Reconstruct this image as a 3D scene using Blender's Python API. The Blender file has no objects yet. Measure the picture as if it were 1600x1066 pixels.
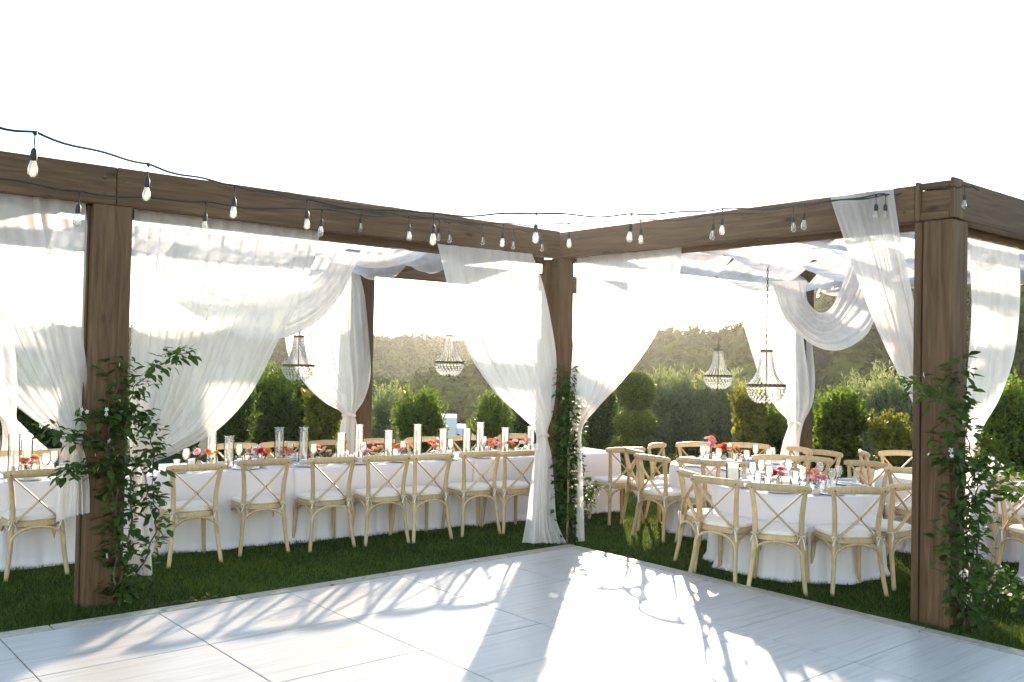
import bpy, bmesh, math, random
import numpy as np
from mathutils import Vector, Matrix, Euler
R_ = math.radians
random.seed(7); rng = np.random.default_rng(7)
S = bpy.context.scene
COL = S.collection

# ------------------------------------------------------------------ camera
CAM = np.array([-6.61, -6.808, 1.85]); FPX = 1457.14
RM = np.array([[0.76126, -0.64813, 0.02025], [-0.02882, -0.00262, 0.99958], [0.6478, 0.76153, 0.02068]])
cd = bpy.data.cameras.new('camera'); cam = bpy.data.objects.new('camera', cd); COL.objects.link(cam)
cd.sensor_width = 36; cd.lens = FPX / 1600 * 36; cd.clip_start = .05; cd.clip_end = 4000
m = Matrix.Identity(4)
for i in range(3):
    m[i][0] = RM[0][i]; m[i][1] = RM[1][i]; m[i][2] = -RM[2][i]; m[i][3] = CAM[i]
cam.matrix_world = m
S.camera = cam

# ------------------------------------------------------------------ sky, sun, exposure
SUN_AZ, SUN_EL = 47.5, 14.5
w = bpy.data.worlds.new('World'); S.world = w; w.use_nodes = True
nt = w.node_tree; nt.nodes.clear()
sk = nt.nodes.new('ShaderNodeTexSky'); sk.sky_type = 'NISHITA'; sk.sun_disc = False
sk.sun_elevation = R_(SUN_EL); sk.sun_rotation = R_(SUN_AZ); sk.altitude = 2200; sk.air_density = 1.3; sk.dust_density = 0.3; sk.ozone_density = 0.0
bg = nt.nodes.new('ShaderNodeBackground'); bg.inputs[1].default_value = 0.15
wo = nt.nodes.new('ShaderNodeOutputWorld'); nt.links.new(sk.outputs[0], bg.inputs[0]); nt.links.new(bg.outputs[0], wo.inputs[0])
sv = Vector((math.sin(R_(SUN_AZ)) * math.cos(R_(SUN_EL)), math.cos(R_(SUN_AZ)) * math.cos(R_(SUN_EL)), math.sin(R_(SUN_EL))))
sd = bpy.data.lights.new('sun', 'SUN'); sd.energy = 4.0; sd.angle = R_(.9); sd.color = (1, .85, .65)
so = bpy.data.objects.new('sun', sd); COL.objects.link(so); so.rotation_euler = sv.to_track_quat('Z', 'Y').to_euler()
S.view_settings.view_transform = 'Standard'; S.view_settings.look = 'None'; S.view_settings.gamma = 1
S.view_settings.exposure = 1.75; S.view_settings.use_curve_mapping = False
S.cycles.max_bounces = 10; S.cycles.transparent_max_bounces = 24; S.cycles.transmission_bounces = 6
S.cycles.diffuse_bounces = 4; S.cycles.glossy_bounces = 4; S.cycles.volume_bounces = 0
S.cycles.use_denoising = True; S.cycles.caustics_reflective = False; S.cycles.caustics_refractive = False
S.cycles.sample_clamp_indirect = 8

# ------------------------------------------------------------------ photo-to-place helpers
def ray(x, y): return RM.T @ np.array([(x - 800) / FPX, -(y - 533) / FPX, 1])
def onX(x, y, X): d = ray(x, y); return CAM + d * ((X - CAM[0]) / d[0])
def onY(x, y, Y): d = ray(x, y); return CAM + d * ((Y - CAM[1]) / d[1])
def onZ(x, y, Z): d = ray(x, y); return CAM + d * ((Z - CAM[2]) / d[2])
def at(x, y, D): return CAM + ray(x, y) * D
LAWN = -0.04

# ------------------------------------------------------------------ materials
MATS = {}
def newmat(name):
    mt = bpy.data.materials.new(name); mt.use_nodes = True; MATS[name] = mt
    n = mt.node_tree; b = n.nodes['Principled BSDF']; return mt, n, b
def N(n, t, **k):
    nd = n.nodes.new(t)
    for a, v in k.items():
        if a in nd.inputs: nd.inputs[a].default_value = v
        else: setattr(nd, a, v)
    return nd
def coords(n, scale, kind='Object'):
    tc = N(n, 'ShaderNodeTexCoord'); mp = N(n, 'ShaderNodeMapping'); mp.inputs['Scale'].default_value = scale
    n.links.new(tc.outputs[kind], mp.inputs[0]); return mp
def ramp(n, src, stops):
    r = N(n, 'ShaderNodeValToRGB'); e = r.color_ramp.elements
    while len(e) < len(stops): e.new(.5)
    for i, (p, c) in enumerate(stops): e[i].position = p; e[i].color = (*c, 1)
    n.links.new(src, r.inputs[0]); return r
def addbump(n, b, src, strength, dist=.01):
    bp = N(n, 'ShaderNodeBump'); bp.inputs['Strength'].default_value = strength; bp.inputs['Distance'].default_value = dist
    n.links.new(src, bp.inputs['Height']); n.links.new(bp.outputs[0], b.inputs['Normal'])
def plain(name, c, rough=.6, spec=.5, metal=0, noise=0, nscale=6, bump=0):
    mt, n, b = newmat(name); b.inputs['Base Color'].default_value = (*c, 1); b.inputs['Roughness'].default_value = rough
    b.inputs['Specular IOR Level'].default_value = spec; b.inputs['Metallic'].default_value = metal
    if noise:
        mp = coords(n, (1, 1, 1)); t = N(n, 'ShaderNodeTexNoise'); t.inputs['Scale'].default_value = nscale; t.inputs['Detail'].default_value = 6
        n.links.new(mp.outputs[0], t.inputs[0])
        lo = tuple(x * (1 - noise) for x in c); hi = tuple(min(1, x * (1 + noise)) for x in c)
        r = ramp(n, t.outputs[0], [(.3, lo), (.7, hi)]); n.links.new(r.outputs[0], b.inputs['Base Color'])
        if bump: addbump(n, b, t.outputs[0], bump)
    return mt
def wood(name, dark, light, scale, rough=.65, bump=.35, knots=True, spec=.3):
    mt, n, b = newmat(name); mp = coords(n, scale)
    oi = N(n, 'ShaderNodeObjectInfo'); ad = N(n, 'ShaderNodeVectorMath'); ad.operation = 'ADD'
    ml = N(n, 'ShaderNodeVectorMath'); ml.operation = 'SCALE'; ml.inputs[3].default_value = 37.0
    cb = N(n, 'ShaderNodeCombineXYZ')
    for i in range(3): n.links.new(oi.outputs['Random'], cb.inputs[i])
    n.links.new(cb.outputs[0], ml.inputs[0]); n.links.new(mp.outputs[0], ad.inputs[0]); n.links.new(ml.outputs[0], ad.inputs[1])
    t = N(n, 'ShaderNodeTexNoise'); t.inputs['Scale'].default_value = 1; t.inputs['Detail'].default_value = 8; t.inputs['Distortion'].default_value = 1.2
    n.links.new(ad.outputs[0], t.inputs[0])
    r = ramp(n, t.outputs[0], [(.3, dark), (.55, tuple((a + c) / 2 for a, c in zip(dark, light))), (.75, light)])
    vo = N(n, 'ShaderNodeTexVoronoi'); vo.inputs['Scale'].default_value = 1.0; kp = coords(n, tuple(2.2 if q < 5 else 6.5 for q in scale)); n.links.new(kp.outputs[0], vo.inputs['Vector'])
    kr = ramp(n, vo.outputs['Distance'], [(.06, (.35, .32, .28)), (.17, (1, 1, 1))] if knots else [(0, (1, 1, 1)), (1, (1, 1, 1))])
    tn = N(n, 'ShaderNodeMapRange'); tn.inputs['To Min'].default_value = .82; tn.inputs['To Max'].default_value = 1.14; n.links.new(oi.outputs['Random'], tn.inputs[0])
    mk = N(n, 'ShaderNodeMix'); mk.data_type = 'RGBA'; mk.blend_type = 'MULTIPLY'; mk.inputs[0].default_value = 1; n.links.new(r.outputs[0], mk.inputs[6]); n.links.new(kr.outputs[0], mk.inputs[7])
    sc_ = N(n, 'ShaderNodeVectorMath'); sc_.operation = 'SCALE'; n.links.new(mk.outputs[2], sc_.inputs[0]); n.links.new(tn.outputs[0], sc_.inputs[3])
    n.links.new(sc_.outputs[0], b.inputs['Base Color']); b.inputs['Roughness'].default_value = rough; b.inputs['Specular IOR Level'].default_value = spec
    addbump(n, b, t.outputs[0], bump, .006); return mt
wood('timber_z', (.072, .036, .016), (.175, .098, .047), (22, 22, 1.6))
wood('timber_x', (.072, .036, .016), (.175, .098, .047), (1.6, 22, 22))
wood('timber_y', (.072, .036, .016), (.175, .098, .047), (22, 1.6, 22))
wood('chair_wood', (.47, .32, .165), (.65, .475, .265), (30, 30, 7), rough=.5, bump=.12, spec=.35, knots=False)
wood('stake_wood', (.20, .13, .08), (.34, .24, .15), (40, 40, 3))
wood('holder_wood', (.45, .34, .24), (.6, .48, .36), (30, 30, 10), bump=.1)
wood('bark', (.06, .045, .03), (.16, .12, .085), (18, 18, 5), bump=.6)
plain('cushion', (.80, .73, .65), .85, .2, noise=.04, nscale=30)
plain('ribbon', (.75, .70, .62), .8)
plain('ceramic', (.80, .79, .77), .25)
plain('bisque', (.62, .54, .46), .6)
plain('napkin', (.74, .68, .66), .9, .2)
plain('metal', (.62, .58, .52), .25, .5, 1)
plain('bronze', (.10, .075, .05), .4, .5, .8)
plain('rubber', (.012, .012, .013), .55)
plain('wire', (.4, .4, .4), .4, .5, .8)
plain('wax', (.82, .78, .70), .5)
plain('rivet', (.04, .03, .025), .4)
plain('stucco', (.74, .74, .76), .9, .2, noise=.05, nscale=3)
plain('rooftile', (.42, .5, .58), .8)
plain('filament', (.8, .6, .3), .4)

def cloth(name, c, trl=.25, rough=.9, bump=.15):
    mt, n, b = newmat(name); b.inputs['Base Color'].default_value = (*c, 1); b.inputs['Roughness'].default_value = rough; b.inputs['Specular IOR Level'].default_value = .15
    b.inputs['Sheen Weight'].default_value = .1
    mp = coords(n, (1, 1, 1)); t = N(n, 'ShaderNodeTexNoise'); t.inputs['Scale'].default_value = 9; t.inputs['Detail'].default_value = 5
    n.links.new(mp.outputs[0], t.inputs[0]); addbump(n, b, t.outputs[0], bump, .02)
    tr = N(n, 'ShaderNodeBsdfTranslucent'); tr.inputs[0].default_value = (*c, 1)
    mx = N(n, 'ShaderNodeMixShader'); mx.inputs[0].default_value = trl
    n.links.new(b.outputs[0], mx.inputs[1]); n.links.new(tr.outputs[0], mx.inputs[2]); n.links.new(mx.outputs[0], n.nodes['Material Output'].inputs[0]); return mt
cloth('linen', (.84, .775, .785), .12)
cloth('frosted', (.86, .85, .83), .5)
def sheer(name, c, alpha):
    mt, n, b = newmat(name); n.nodes.remove(b)
    df = N(n, 'ShaderNodeBsdfDiffuse'); df.inputs[0].default_value = (*c, 1)
    tr = N(n, 'ShaderNodeBsdfTranslucent'); tr.inputs[0].default_value = (*c, 1)
    tp = N(n, 'ShaderNodeBsdfTransparent'); tp.inputs[0].default_value = (1, .985, .96, 1)
    m1 = N(n, 'ShaderNodeMixShader'); m1.inputs[0].default_value = .62
    n.links.new(df.outputs[0], m1.inputs[1]); n.links.new(tr.outputs[0], m1.inputs[2])
    m2 = N(n, 'ShaderNodeMixShader')
    mp = coords(n, (1, 1, .25)); t = N(n, 'ShaderNodeTexNoise'); t.inputs['Scale'].default_value = 14; t.inputs['Detail'].default_value = 3
    n.links.new(mp.outputs[0], t.inputs[0])
    mr = N(n, 'ShaderNodeMapRange'); mr.inputs['From Min'].default_value = .3; mr.inputs['From Max'].default_value = .7
    mr.inputs['To Min'].default_value = alpha - .07; mr.inputs['To Max'].default_value = alpha + .07
    n.links.new(t.outputs[0], mr.inputs[0]); n.links.new(mr.outputs[0], m2.inputs[0])
    n.links.new(tp.outputs[0], m2.inputs[1]); n.links.new(m1.outputs[0], m2.inputs[2])
    n.links.new(m2.outputs[0], n.nodes['Material Output'].inputs[0]); return mt
sheer('sheer', (.95, .895, .855), .83)
sheer('sheer_thin', (.95, .895, .855), .64)
sheer('sheer_thick_shaded', (.84, .81, .81), .92)  # more opaque swag fabric; its greyer colour has the swag's shade painted in
sheer('sheer_canopy', (.95, .90, .86), .52)

def glass(name, tint=(1, 1, 1), base=.06, haze=.1):
    mt, n, b = newmat(name); n.nodes.remove(b)
    tp = N(n, 'ShaderNodeBsdfTransparent'); tp.inputs[0].default_value = (*tint, 1)
    gl = N(n, 'ShaderNodeBsdfGlossy'); gl.inputs['Roughness'].default_value = .05
    tr = N(n, 'ShaderNodeBsdfTranslucent'); tr.inputs[0].default_value = (.95, .95, .93, 1)
    fr = N(n, 'ShaderNodeFresnel'); fr.inputs[0].default_value = 1.22
    ad = N(n, 'ShaderNodeMath'); ad.operation = 'ADD'; ad.inputs[1].default_value = base; n.links.new(fr.outputs[0], ad.inputs[0])
    m0 = N(n, 'ShaderNodeMixShader'); m0.inputs[0].default_value = haze; n.links.new(tp.outputs[0], m0.inputs[1]); n.links.new(tr.outputs[0], m0.inputs[2])
    mx = N(n, 'ShaderNodeMixShader'); n.links.new(ad.outputs[0], mx.inputs[0]); n.links.new(m0.outputs[0], mx.inputs[1]); n.links.new(gl.outputs[0], mx.inputs[2])
    n.links.new(mx.outputs[0], n.nodes['Material Output'].inputs[0]); return mt
glass('glass', (.99, .99, .98), 0., .11)
glass('bulb_glass', (1, .97, .92), .06, .18)
glass('crystal', (1, .99, .97), .08, .72)

def leafmat(name, c1, c2, trl=.4, rough=.5, gloss=.22):
    mt, n, b = newmat(name)
    at_ = N(n, 'ShaderNodeAttribute'); at_.attribute_name = 'tint'; oi = N(n, 'ShaderNodeObjectInfo')
    ad = N(n, 'ShaderNodeMath'); ad.operation = 'ADD'; n.links.new(at_.outputs['Fac'], ad.inputs[0])
    m5 = N(n, 'ShaderNodeMath'); m5.operation = 'MULTIPLY_ADD'; m5.inputs[1].default_value = .3; m5.inputs[2].default_value = -.15
    n.links.new(oi.outputs['Random'], m5.inputs[0]); n.links.new(m5.outputs[0], ad.inputs[1])
    r = ramp(n, ad.outputs[0], [(.0, c1), (1., c2)])
    n.links.new(r.outputs[0], b.inputs['Base Color']); b.inputs['Roughness'].default_value = rough; b.inputs['Specular IOR Level'].default_value = gloss
    tr = N(n, 'ShaderNodeBsdfTranslucent'); hs = N(n, 'ShaderNodeMix'); hs.data_type = 'RGBA'; hs.blend_type = 'MULTIPLY'; hs.inputs[0].default_value = 1
    hs.inputs[7].default_value = (1.5, 1.45, .6, 1); n.links.new(r.outputs[0], hs.inputs[6]); n.links.new(hs.outputs[2], tr.inputs[0])
    mx = N(n, 'ShaderNodeMixShader'); mx.inputs[0].default_value = trl
    n.links.new(b.outputs[0], mx.inputs[1]); n.links.new(tr.outputs[0], mx.inputs[2]); n.links.new(mx.outputs[0], n.nodes['Material Output'].inputs[0]); return mt
leafmat('leaf_vine', (.026, .062, .013), (.085, .15, .03), .42)
leafmat('leaf_shrub', (.03, .065, .014), (.16, .22, .04), .5)
leafmat('leaf_dark', (.022, .05, .015), (.085, .13, .036), .4)
leafmat('leaf_olive', (.10, .135, .075), (.29, .32, .20), .45)
leafmat('leaf_yellow', (.07, .10, .02), (.24, .22, .04), .45)
leafmat('leaf_topiary', (.08, .115, .028), (.24, .27, .08), .4, gloss=.1)
leafmat('leaf_scrub', (.010, .022, .004), (.10, .125, .026), .2, rough=.9, gloss=0)
leafmat('grass', (.024, .054, .009), (.13, .18, .035), .4, rough=.6, gloss=.2)
def petal(name, c):
    mt, n, b = newmat(name); b.inputs['Base Color'].default_value = (*c, 1); b.inputs['Roughness'].default_value = .6
    tr = N(n, 'ShaderNodeBsdfTranslucent'); tr.inputs[0].default_value = (*c, 1); mx = N(n, 'ShaderNodeMixShader'); mx.inputs[0].default_value = .4
    n.links.new(b.outputs[0], mx.inputs[1]); n.links.new(tr.outputs[0], mx.inputs[2]); n.links.new(mx.outputs[0], n.nodes['Material Output'].inputs[0])
PET = dict(magenta=(.68, .04, .16), orange=(.90, .27, .03), pink=(.85, .42, .44), peach=(.88, .50, .32), coral=(.86, .28, .20), yellow=(.88, .55, .08), blush=(.85, .60, .56), red=(.70, .02, .05), white=(.82, .82, .78))
for k, c in PET.items(): petal('petal_' + k, c)

# dance floor laminate
mt, n, b = newmat('laminate'); mp = coords(n, (1.2, 26, 1)); oi_ = N(n, 'ShaderNodeObjectInfo'); cx_ = N(n, 'ShaderNodeCombineXYZ'); mq = N(n, 'ShaderNodeMath'); mq.operation = 'MULTIPLY'; mq.inputs[1].default_value = 90; n.links.new(oi_.outputs['Random'], mq.inputs[0]); [n.links.new(mq.outputs[0], cx_.inputs[q]) for q in range(3)]; n.links.new(cx_.outputs[0], mp.inputs['Location']); t = N(n, 'ShaderNodeTexNoise'); t.inputs['Scale'].default_value = 1; t.inputs['Detail'].default_value = 9; t.inputs['Roughness'].default_value = .65
n.links.new(mp.outputs[0], t.inputs[0]); r = ramp(n, t.outputs[0], [(.28, (.40, .36, .325)), (.48, (.56, .51, .465)), (.8, (.63, .58, .535))])
mp2 = coords(n, (1, 1, 1)); t2 = N(n, 'ShaderNodeTexNoise'); t2.inputs['Scale'].default_value = 2.3; t2.inputs['Detail'].default_value = 6; n.links.new(mp2.outputs[0], t2.inputs[0])
r2 = ramp(n, t2.outputs[0], [(.35, (.93, .93, .93)), (.65, (1, 1, 1))]); mxc = N(n, 'ShaderNodeMix'); mxc.data_type = 'RGBA'; mxc.blend_type = 'MULTIPLY'; mxc.inputs[0].default_value = 1
n.links.new(r.outputs[0], mxc.inputs[6]); n.links.new(r2.outputs[0], mxc.inputs[7]); n.links.new(mxc.outputs[2], b.inputs['Base Color'])
mp3 = coords(n, (9, 3.5, 1)); mp3.inputs['Rotation'].default_value = (0, 0, .7); t3 = N(n, 'ShaderNodeTexNoise'); t3.inputs['Scale'].default_value = 3.1; t3.inputs['Detail'].default_value = 10; t3.inputs['Roughness'].default_value = .75; n.links.new(mp3.outputs[0], t3.inputs[0])
r3 = ramp(n, t3.outputs[0], [(.26, (.72, .70, .68)), (.36, (1, 1, 1))]); mxd = N(n, 'ShaderNodeMix'); mxd.data_type = 'RGBA'; mxd.blend_type = 'MULTIPLY'; mxd.inputs[0].default_value = 1; n.links.new(mxc.outputs[2], mxd.inputs[6]); n.links.new(r3.outputs[0], mxd.inputs[7]); n.links.new(mxd.outputs[2], b.inputs['Base Color'])
rr = N(n, 'ShaderNodeMapRange'); rr.inputs['To Min'].default_value = .30; rr.inputs['To Max'].default_value = .48; n.links.new(t2.outputs[0], rr.inputs[0]); n.links.new(rr.outputs[0], b.inputs['Roughness'])
b.inputs['Specular IOR Level'].default_value = .32
addbump(n, b, t.outputs[0], .05, .002)
wood('trim_wood', (.34, .29, .22), (.50, .45, .36), (8, 8, 8), bump=.15, rough=.6)

# ground: lawn near, dry scrub slopes beyond
mt, n, b = newmat('ground'); tc = N(n, 'ShaderNodeTexCoord'); ln = N(n, 'ShaderNodeVectorMath'); ln.operation = 'LENGTH'; n.links.new(tc.outputs['Object'], ln.inputs[0])
mr = N(n, 'ShaderNodeMapRange'); mr.inputs['From Min'].default_value = 19; mr.inputs['From Max'].default_value = 30; n.links.new(ln.outputs['Value'], mr.inputs[0])
t = N(n, 'ShaderNodeTexNoise'); t.inputs['Scale'].default_value = 3; t.inputs['Detail'].default_value = 8; n.links.new(tc.outputs['Object'], t.inputs[0])
g1 = ramp(n, t.outputs[0], [(.3, (.012, .028, .006)), (.7, (.028, .055, .012))])
t2 = N(n, 'ShaderNodeTexNoise'); t2.inputs['Scale'].default_value = .12; t2.inputs['Detail'].default_value = 10; t2.inputs['Roughness'].default_value = .7; n.links.new(tc.outputs['Object'], t2.inputs[0])
g2 = ramp(n, t2.outputs[0], [(.35, (.02, .027, .01)), (.55, (.035, .04, .016)), (.7, (.06, .055, .026))])
mx = N(n, 'ShaderNodeMix'); mx.data_type = 'RGBA'; n.links.new(mr.outputs[0], mx.inputs[0]); n.links.new(g1.outputs[0], mx.inputs[6]); n.links.new(g2.outputs[0], mx.inputs[7])
n.links.new(mx.outputs[2], b.inputs['Base Color']); b.inputs['Roughness'].default_value = .95; b.inputs['Specular IOR Level'].default_value = .1
addbump(n, b, t.outputs[0], .5, .03)

# ------------------------------------------------------------------ mesh helpers
def npmesh(name, V, F, mat, smooth=True, tint=None):
    """V (n,3) array, F (m,k) array of equal-sized faces"""
    V = np.asarray(V, np.float32); F = np.asarray(F, np.int32); me = bpy.data.meshes.new(name); k = F.shape[1]
    me.vertices.add(len(V)); me.vertices.foreach_set('co', V.ravel())
    me.loops.add(F.size); me.loops.foreach_set('vertex_index', F.ravel())
    me.polygons.add(len(F)); me.polygons.foreach_set('loop_start', np.arange(0, F.size, k, dtype=np.int32))
    me.polygons.foreach_set('loop_total', np.full(len(F), k, np.int32))
    if smooth: me.polygons.foreach_set('use_smooth', np.ones(len(F), bool))
    if tint is not None:
        a = me.attributes.new('tint', 'FLOAT', 'POINT'); a.data.foreach_set('value', np.asarray(tint, np.float32))
    me.update(calc_edges=True); me.materials.append(MATS[mat]); return me
class MB:
    def __init__(s): s.v = []; s.f = []
    def add(s, v, f):
        o = len(s.v); s.v += [tuple(p) for p in v]; s.f += [tuple(i + o for i in q) for q in f]
    def box(s, c, d, rot=None, ch=.0):
        hx, hy, hz = d[0] / 2, d[1] / 2, d[2] / 2
        bm = bmesh.new(); bmesh.ops.create_cube(bm, size=1)
        for v in bm.verts: v.co = Vector((v.co.x * d[0], v.co.y * d[1], v.co.z * d[2]))
        if ch: bmesh.ops.bevel(bm, geom=bm.edges[:], offset=ch, segments=1, affect='EDGES')
        bm.verts.index_update(); M = Euler(rot).to_matrix() if rot else Matrix.Identity(3)
        s.add([M @ v.co + Vector(c) for v in bm.verts], [[v.index for v in f.verts] for f in bm.faces]); bm.free()
    def tube(s, P, r, n=8, cap=True, flat=None):
        """flat=(a,b): elliptical section multipliers along (side, up)"""
        P = [Vector(p) for p in P]; k = len(P); rr = r if hasattr(r, '__len__') else [r] * k; V = []; F = []
        up = Vector((0, 0, 1)); prev = None
        for i in range(k):
            t = (P[min(i + 1, k - 1)] - P[max(i - 1, 0)]).normalized()
            if prev is None:
                a = Vector((1, 0, 0)) if abs(t.z) > .8 else up
                u = t.cross(a).normalized()
            else: u = (prev - t * prev.dot(t)).normalized()
            prev = u; w_ = t.cross(u)
            fa, fb = flat if flat else (1, 1)
            for j in range(n):
                an = 2 * math.pi * j / n; V.append(P[i] + (u * math.cos(an) * fa + w_ * math.sin(an) * fb) * rr[i])
        for i in range(k - 1):
            for j in range(n): F.append((i * n + j, i * n + (j + 1) % n, (i + 1) * n + (j + 1) % n, (i + 1) * n + j))
        if cap: F += [tuple(range(n))[::-1], tuple(range((k - 1) * n, k * n))]
        s.add(V, F)
    def lathe(s, prof, n=16, o=(0, 0, 0), cap=True):
        V = []; F = []; k = len(prof)
        for r, z in prof:
            for j in range(n):
                a = 2 * math.pi * j / n; V.append((o[0] + r * math.cos(a), o[1] + r * math.sin(a), o[2] + z))
        for i in range(k - 1):
            for j in range(n): F.append((i * n + j, i * n + (j + 1) % n, (i + 1) * n + (j + 1) % n, (i + 1) * n + j))
        if cap: F += [tuple(range(n))[::-1], tuple(range((k - 1) * n, k * n))]
        s.add(V, F)
    def mesh(s, name, mat, smooth=True):
        me = bpy.data.meshes.new(name); me.from_pydata(s.v, [], s.f); me.update(); me.materials.append(MATS[mat])
        if smooth:
            for p in me.polygons: p.use_smooth = True
            me.set_sharp_from_angle(angle=R_(40))
        return me
    def build(s, name, mat, parent=None, smooth=True, loc=(0, 0, 0)): return link(name, s.mesh(name, mat, smooth), parent, loc)
def link(name, data, parent=None, loc=(0, 0, 0), rot=(0, 0, 0), scale=1):
    o = bpy.data.objects.new(name, data); COL.objects.link(o); o.parent = parent; o.location = loc; o.rotation_euler = rot
    if scale != 1: o.scale = (scale,) * 3 if not hasattr(scale, '__len__') else scale
    return o
def tag(o, label, cat, group=None):
    o['label'] = label; o['category'] = cat
    if group: o['group'] = group
    return o
def thing(name, label, cat, loc=(0, 0, 0), rz=0, group=None):
    return tag(link(name, None, None, loc, (0, 0, rz)), label, cat, group)
def dup(o, loc, rz, label, group=None, scale=None, parent=None):
    r = o.copy(); COL.objects.link(r); r.location = loc; r.rotation_euler = (0, 0, rz)
    if scale: r.scale = (scale,) * 3
    r['label'] = label
    if group: r['group'] = group
    def rec(a, b_):
        for ch in a.children:
            c = ch.copy(); COL.objects.link(c); c.parent = b_; rec(ch, c)
    rec(o, r); return r
def cr(P, n):
    """catmull-rom resample of an array of rows"""
    P = np.asarray(P, float); k = len(P); out = []
    for t in np.linspace(0, k - 1, n):
        i = min(int(t), k - 2); u = t - i; p0, p1, p2, p3 = P[max(i - 1, 0)], P[i], P[i + 1], P[min(i + 2, k - 1)]
        out.append(.5 * (2 * p1 + (p2 - p0) * u + (2 * p0 - 5 * p1 + 4 * p2 - p3) * u * u + (3 * p1 - p0 - 3 * p2 + p3) * u ** 3))
    return np.array(out)
ORD = ['first', 'second', 'third', 'fourth', 'fifth', 'sixth', 'seventh', 'eighth', 'ninth', 'tenth', 'eleventh', 'twelfth', 'thirteenth', 'fourteenth', 'fifteenth', 'sixteenth']

# ------------------------------------------------------------------ ground and hills
def smooth(a, b_, x): t = np.clip((x - a) / (b_ - a), 0, 1); return t * t * (3 - 2 * t)
_ph = rng.uniform(0, 6.28, (24, 2)); _dr = rng.normal(0, 1, (24, 2)); _dr /= np.linalg.norm(_dr, axis=1)[:, None]
def fbm(x, y, L, k0=0):
    z = 0; a = 1.
    for i in range(7):
        d = _dr[(k0 + i) % 24]; e = _dr[(k0 + i + 9) % 24]; p = _ph[(k0 + i) % 24]
        z = z + a * np.sin((x * d[0] + y * d[1]) / L * 6.28 + p[0] + 1.3 * np.sin((x * e[0] + y * e[1]) / L * 4.1 + p[1])); a *= .55; L /= 1.9
    return z
def pxaz(x): d = ray(x, 570); return math.atan2(d[0], d[1])
AZK = np.array([pxaz(x) for x in (-900, 0, 420, 600, 760, 900, 1000, 1060, 1150, 1250, 1440, 1600, 2400)])
FARK = np.array([5, 5.4, 5.6, 5.6, 5.4, 5.0, 4.2, 4, 3, 2, 1, 1, 1.])           # far ridge height
RTK = np.array([-6, -6, -5, -3.8, -1.8, -.6, .4, 1.4, 3.2, 5.8, 10.6, 13.0, 15.])  # near ridge height, rising to the right
def terrain(x, y):
    x = np.asarray(x, float); y = np.asarray(y, float)
    dx, dy = x - CAM[0], y - CAM[1]; r = np.hypot(dx, dy); az = np.arctan2(dx, dy)
    front = smooth(-.75, -.3, az) * (1 - smooth(2.0, 2.5, az))
    near = np.interp(az, AZK, RTK); far = np.interp(az, AZK, FARK)
    z = LAWN - 6.5 * smooth(18, 44, r) * front
    z1 = near + fbm(x, y, 42) * .5
    z = z + (z1 + 6.5) * smooth(52, 105, r) * front
    z2 = far + fbm(x, y, 95, 5) * .55
    dip = smooth(108, 150, r); z = z + (-8 - z1) * .75 * dip * front
    zb = z
    z = z + (z2 - zb) * smooth(150, 270, r) * front
    z = z + fbm(x, y, 9, 3) * .12 * smooth(25, 40, r)
    return z
nr, na = 150, 240
rad = np.concatenate([np.linspace(.5, 24, 20), np.geomspace(25, 1500, nr - 20)]); ang = np.linspace(-math.pi, math.pi, na, endpoint=False)
# denser angles where the garden looks out to the hills
ang = np.sort(np.concatenate([ang[::3], np.linspace(pxaz(-250), pxaz(1850), 200)])); na = len(ang)
RR, AA = np.meshgrid(rad, ang, indexing='ij'); X = CAM[0] + RR * np.sin(AA); Y = CAM[1] + RR * np.cos(AA); Z = terrain(X, Y)
V = np.concatenate([np.stack([X, Y, Z], -1).reshape(-1, 3), [[CAM[0], CAM[1], LAWN]]])
I = np.arange(nr * na).reshape(nr, na); J = np.roll(I, -1, 1)
F = np.stack([I[:-1], I[1:], J[1:], J[:-1]], -1).reshape(-1, 4)
o = link('ground', npmesh('ground', V, F, 'ground')); o['kind'] = 'structure'
mb = MB(); mb.lathe([(.52, LAWN), (.001, LAWN)], 12, (CAM[0], CAM[1], 0), cap=False)

# ------------------------------------------------------------------ dance floor
df = link('dance_floor', None); df['kind'] = 'structure'
XS = [-.12 - 1.0125 * i for i in range(12)]; YS = [-.12 - .905 * i for i in range(12)]
mb = MB(); mb.box((-.5 * 1.01, -.5 * .9, -.02), (1.0055, .898, .04), ch=.0025); pm = mb.mesh('floor_panel', 'laminate', False)
mb = MB(); mb.box((-6.15, -5.5, -.045), (12.2, 10.9, .03)); mb.build('underlay', 'rubber', df, False)
for i in range(12):
    for j in range(12):
        link('floor_panel', pm, df, (XS[i], YS[j], random.uniform(-.0006, .0006)))
for side in (0, 1):
    n_ = 0.
    for q in range(9):
        L_ = 1.32 if q else 0.9
        mb = MB()
        if side == 0: mb.box((-n_ - L_ / 2 + (0 if q else 0), -.055, -.018), (L_ - .006, .115, .05), ch=.006)
        else: mb.box((-.055, -.118 - n_ - L_ / 2, -.018), (.115, L_ - .006, .05), ch=.006)
        mb.build('edge_trim', 'trim_wood', df, False); n_ += L_

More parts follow.
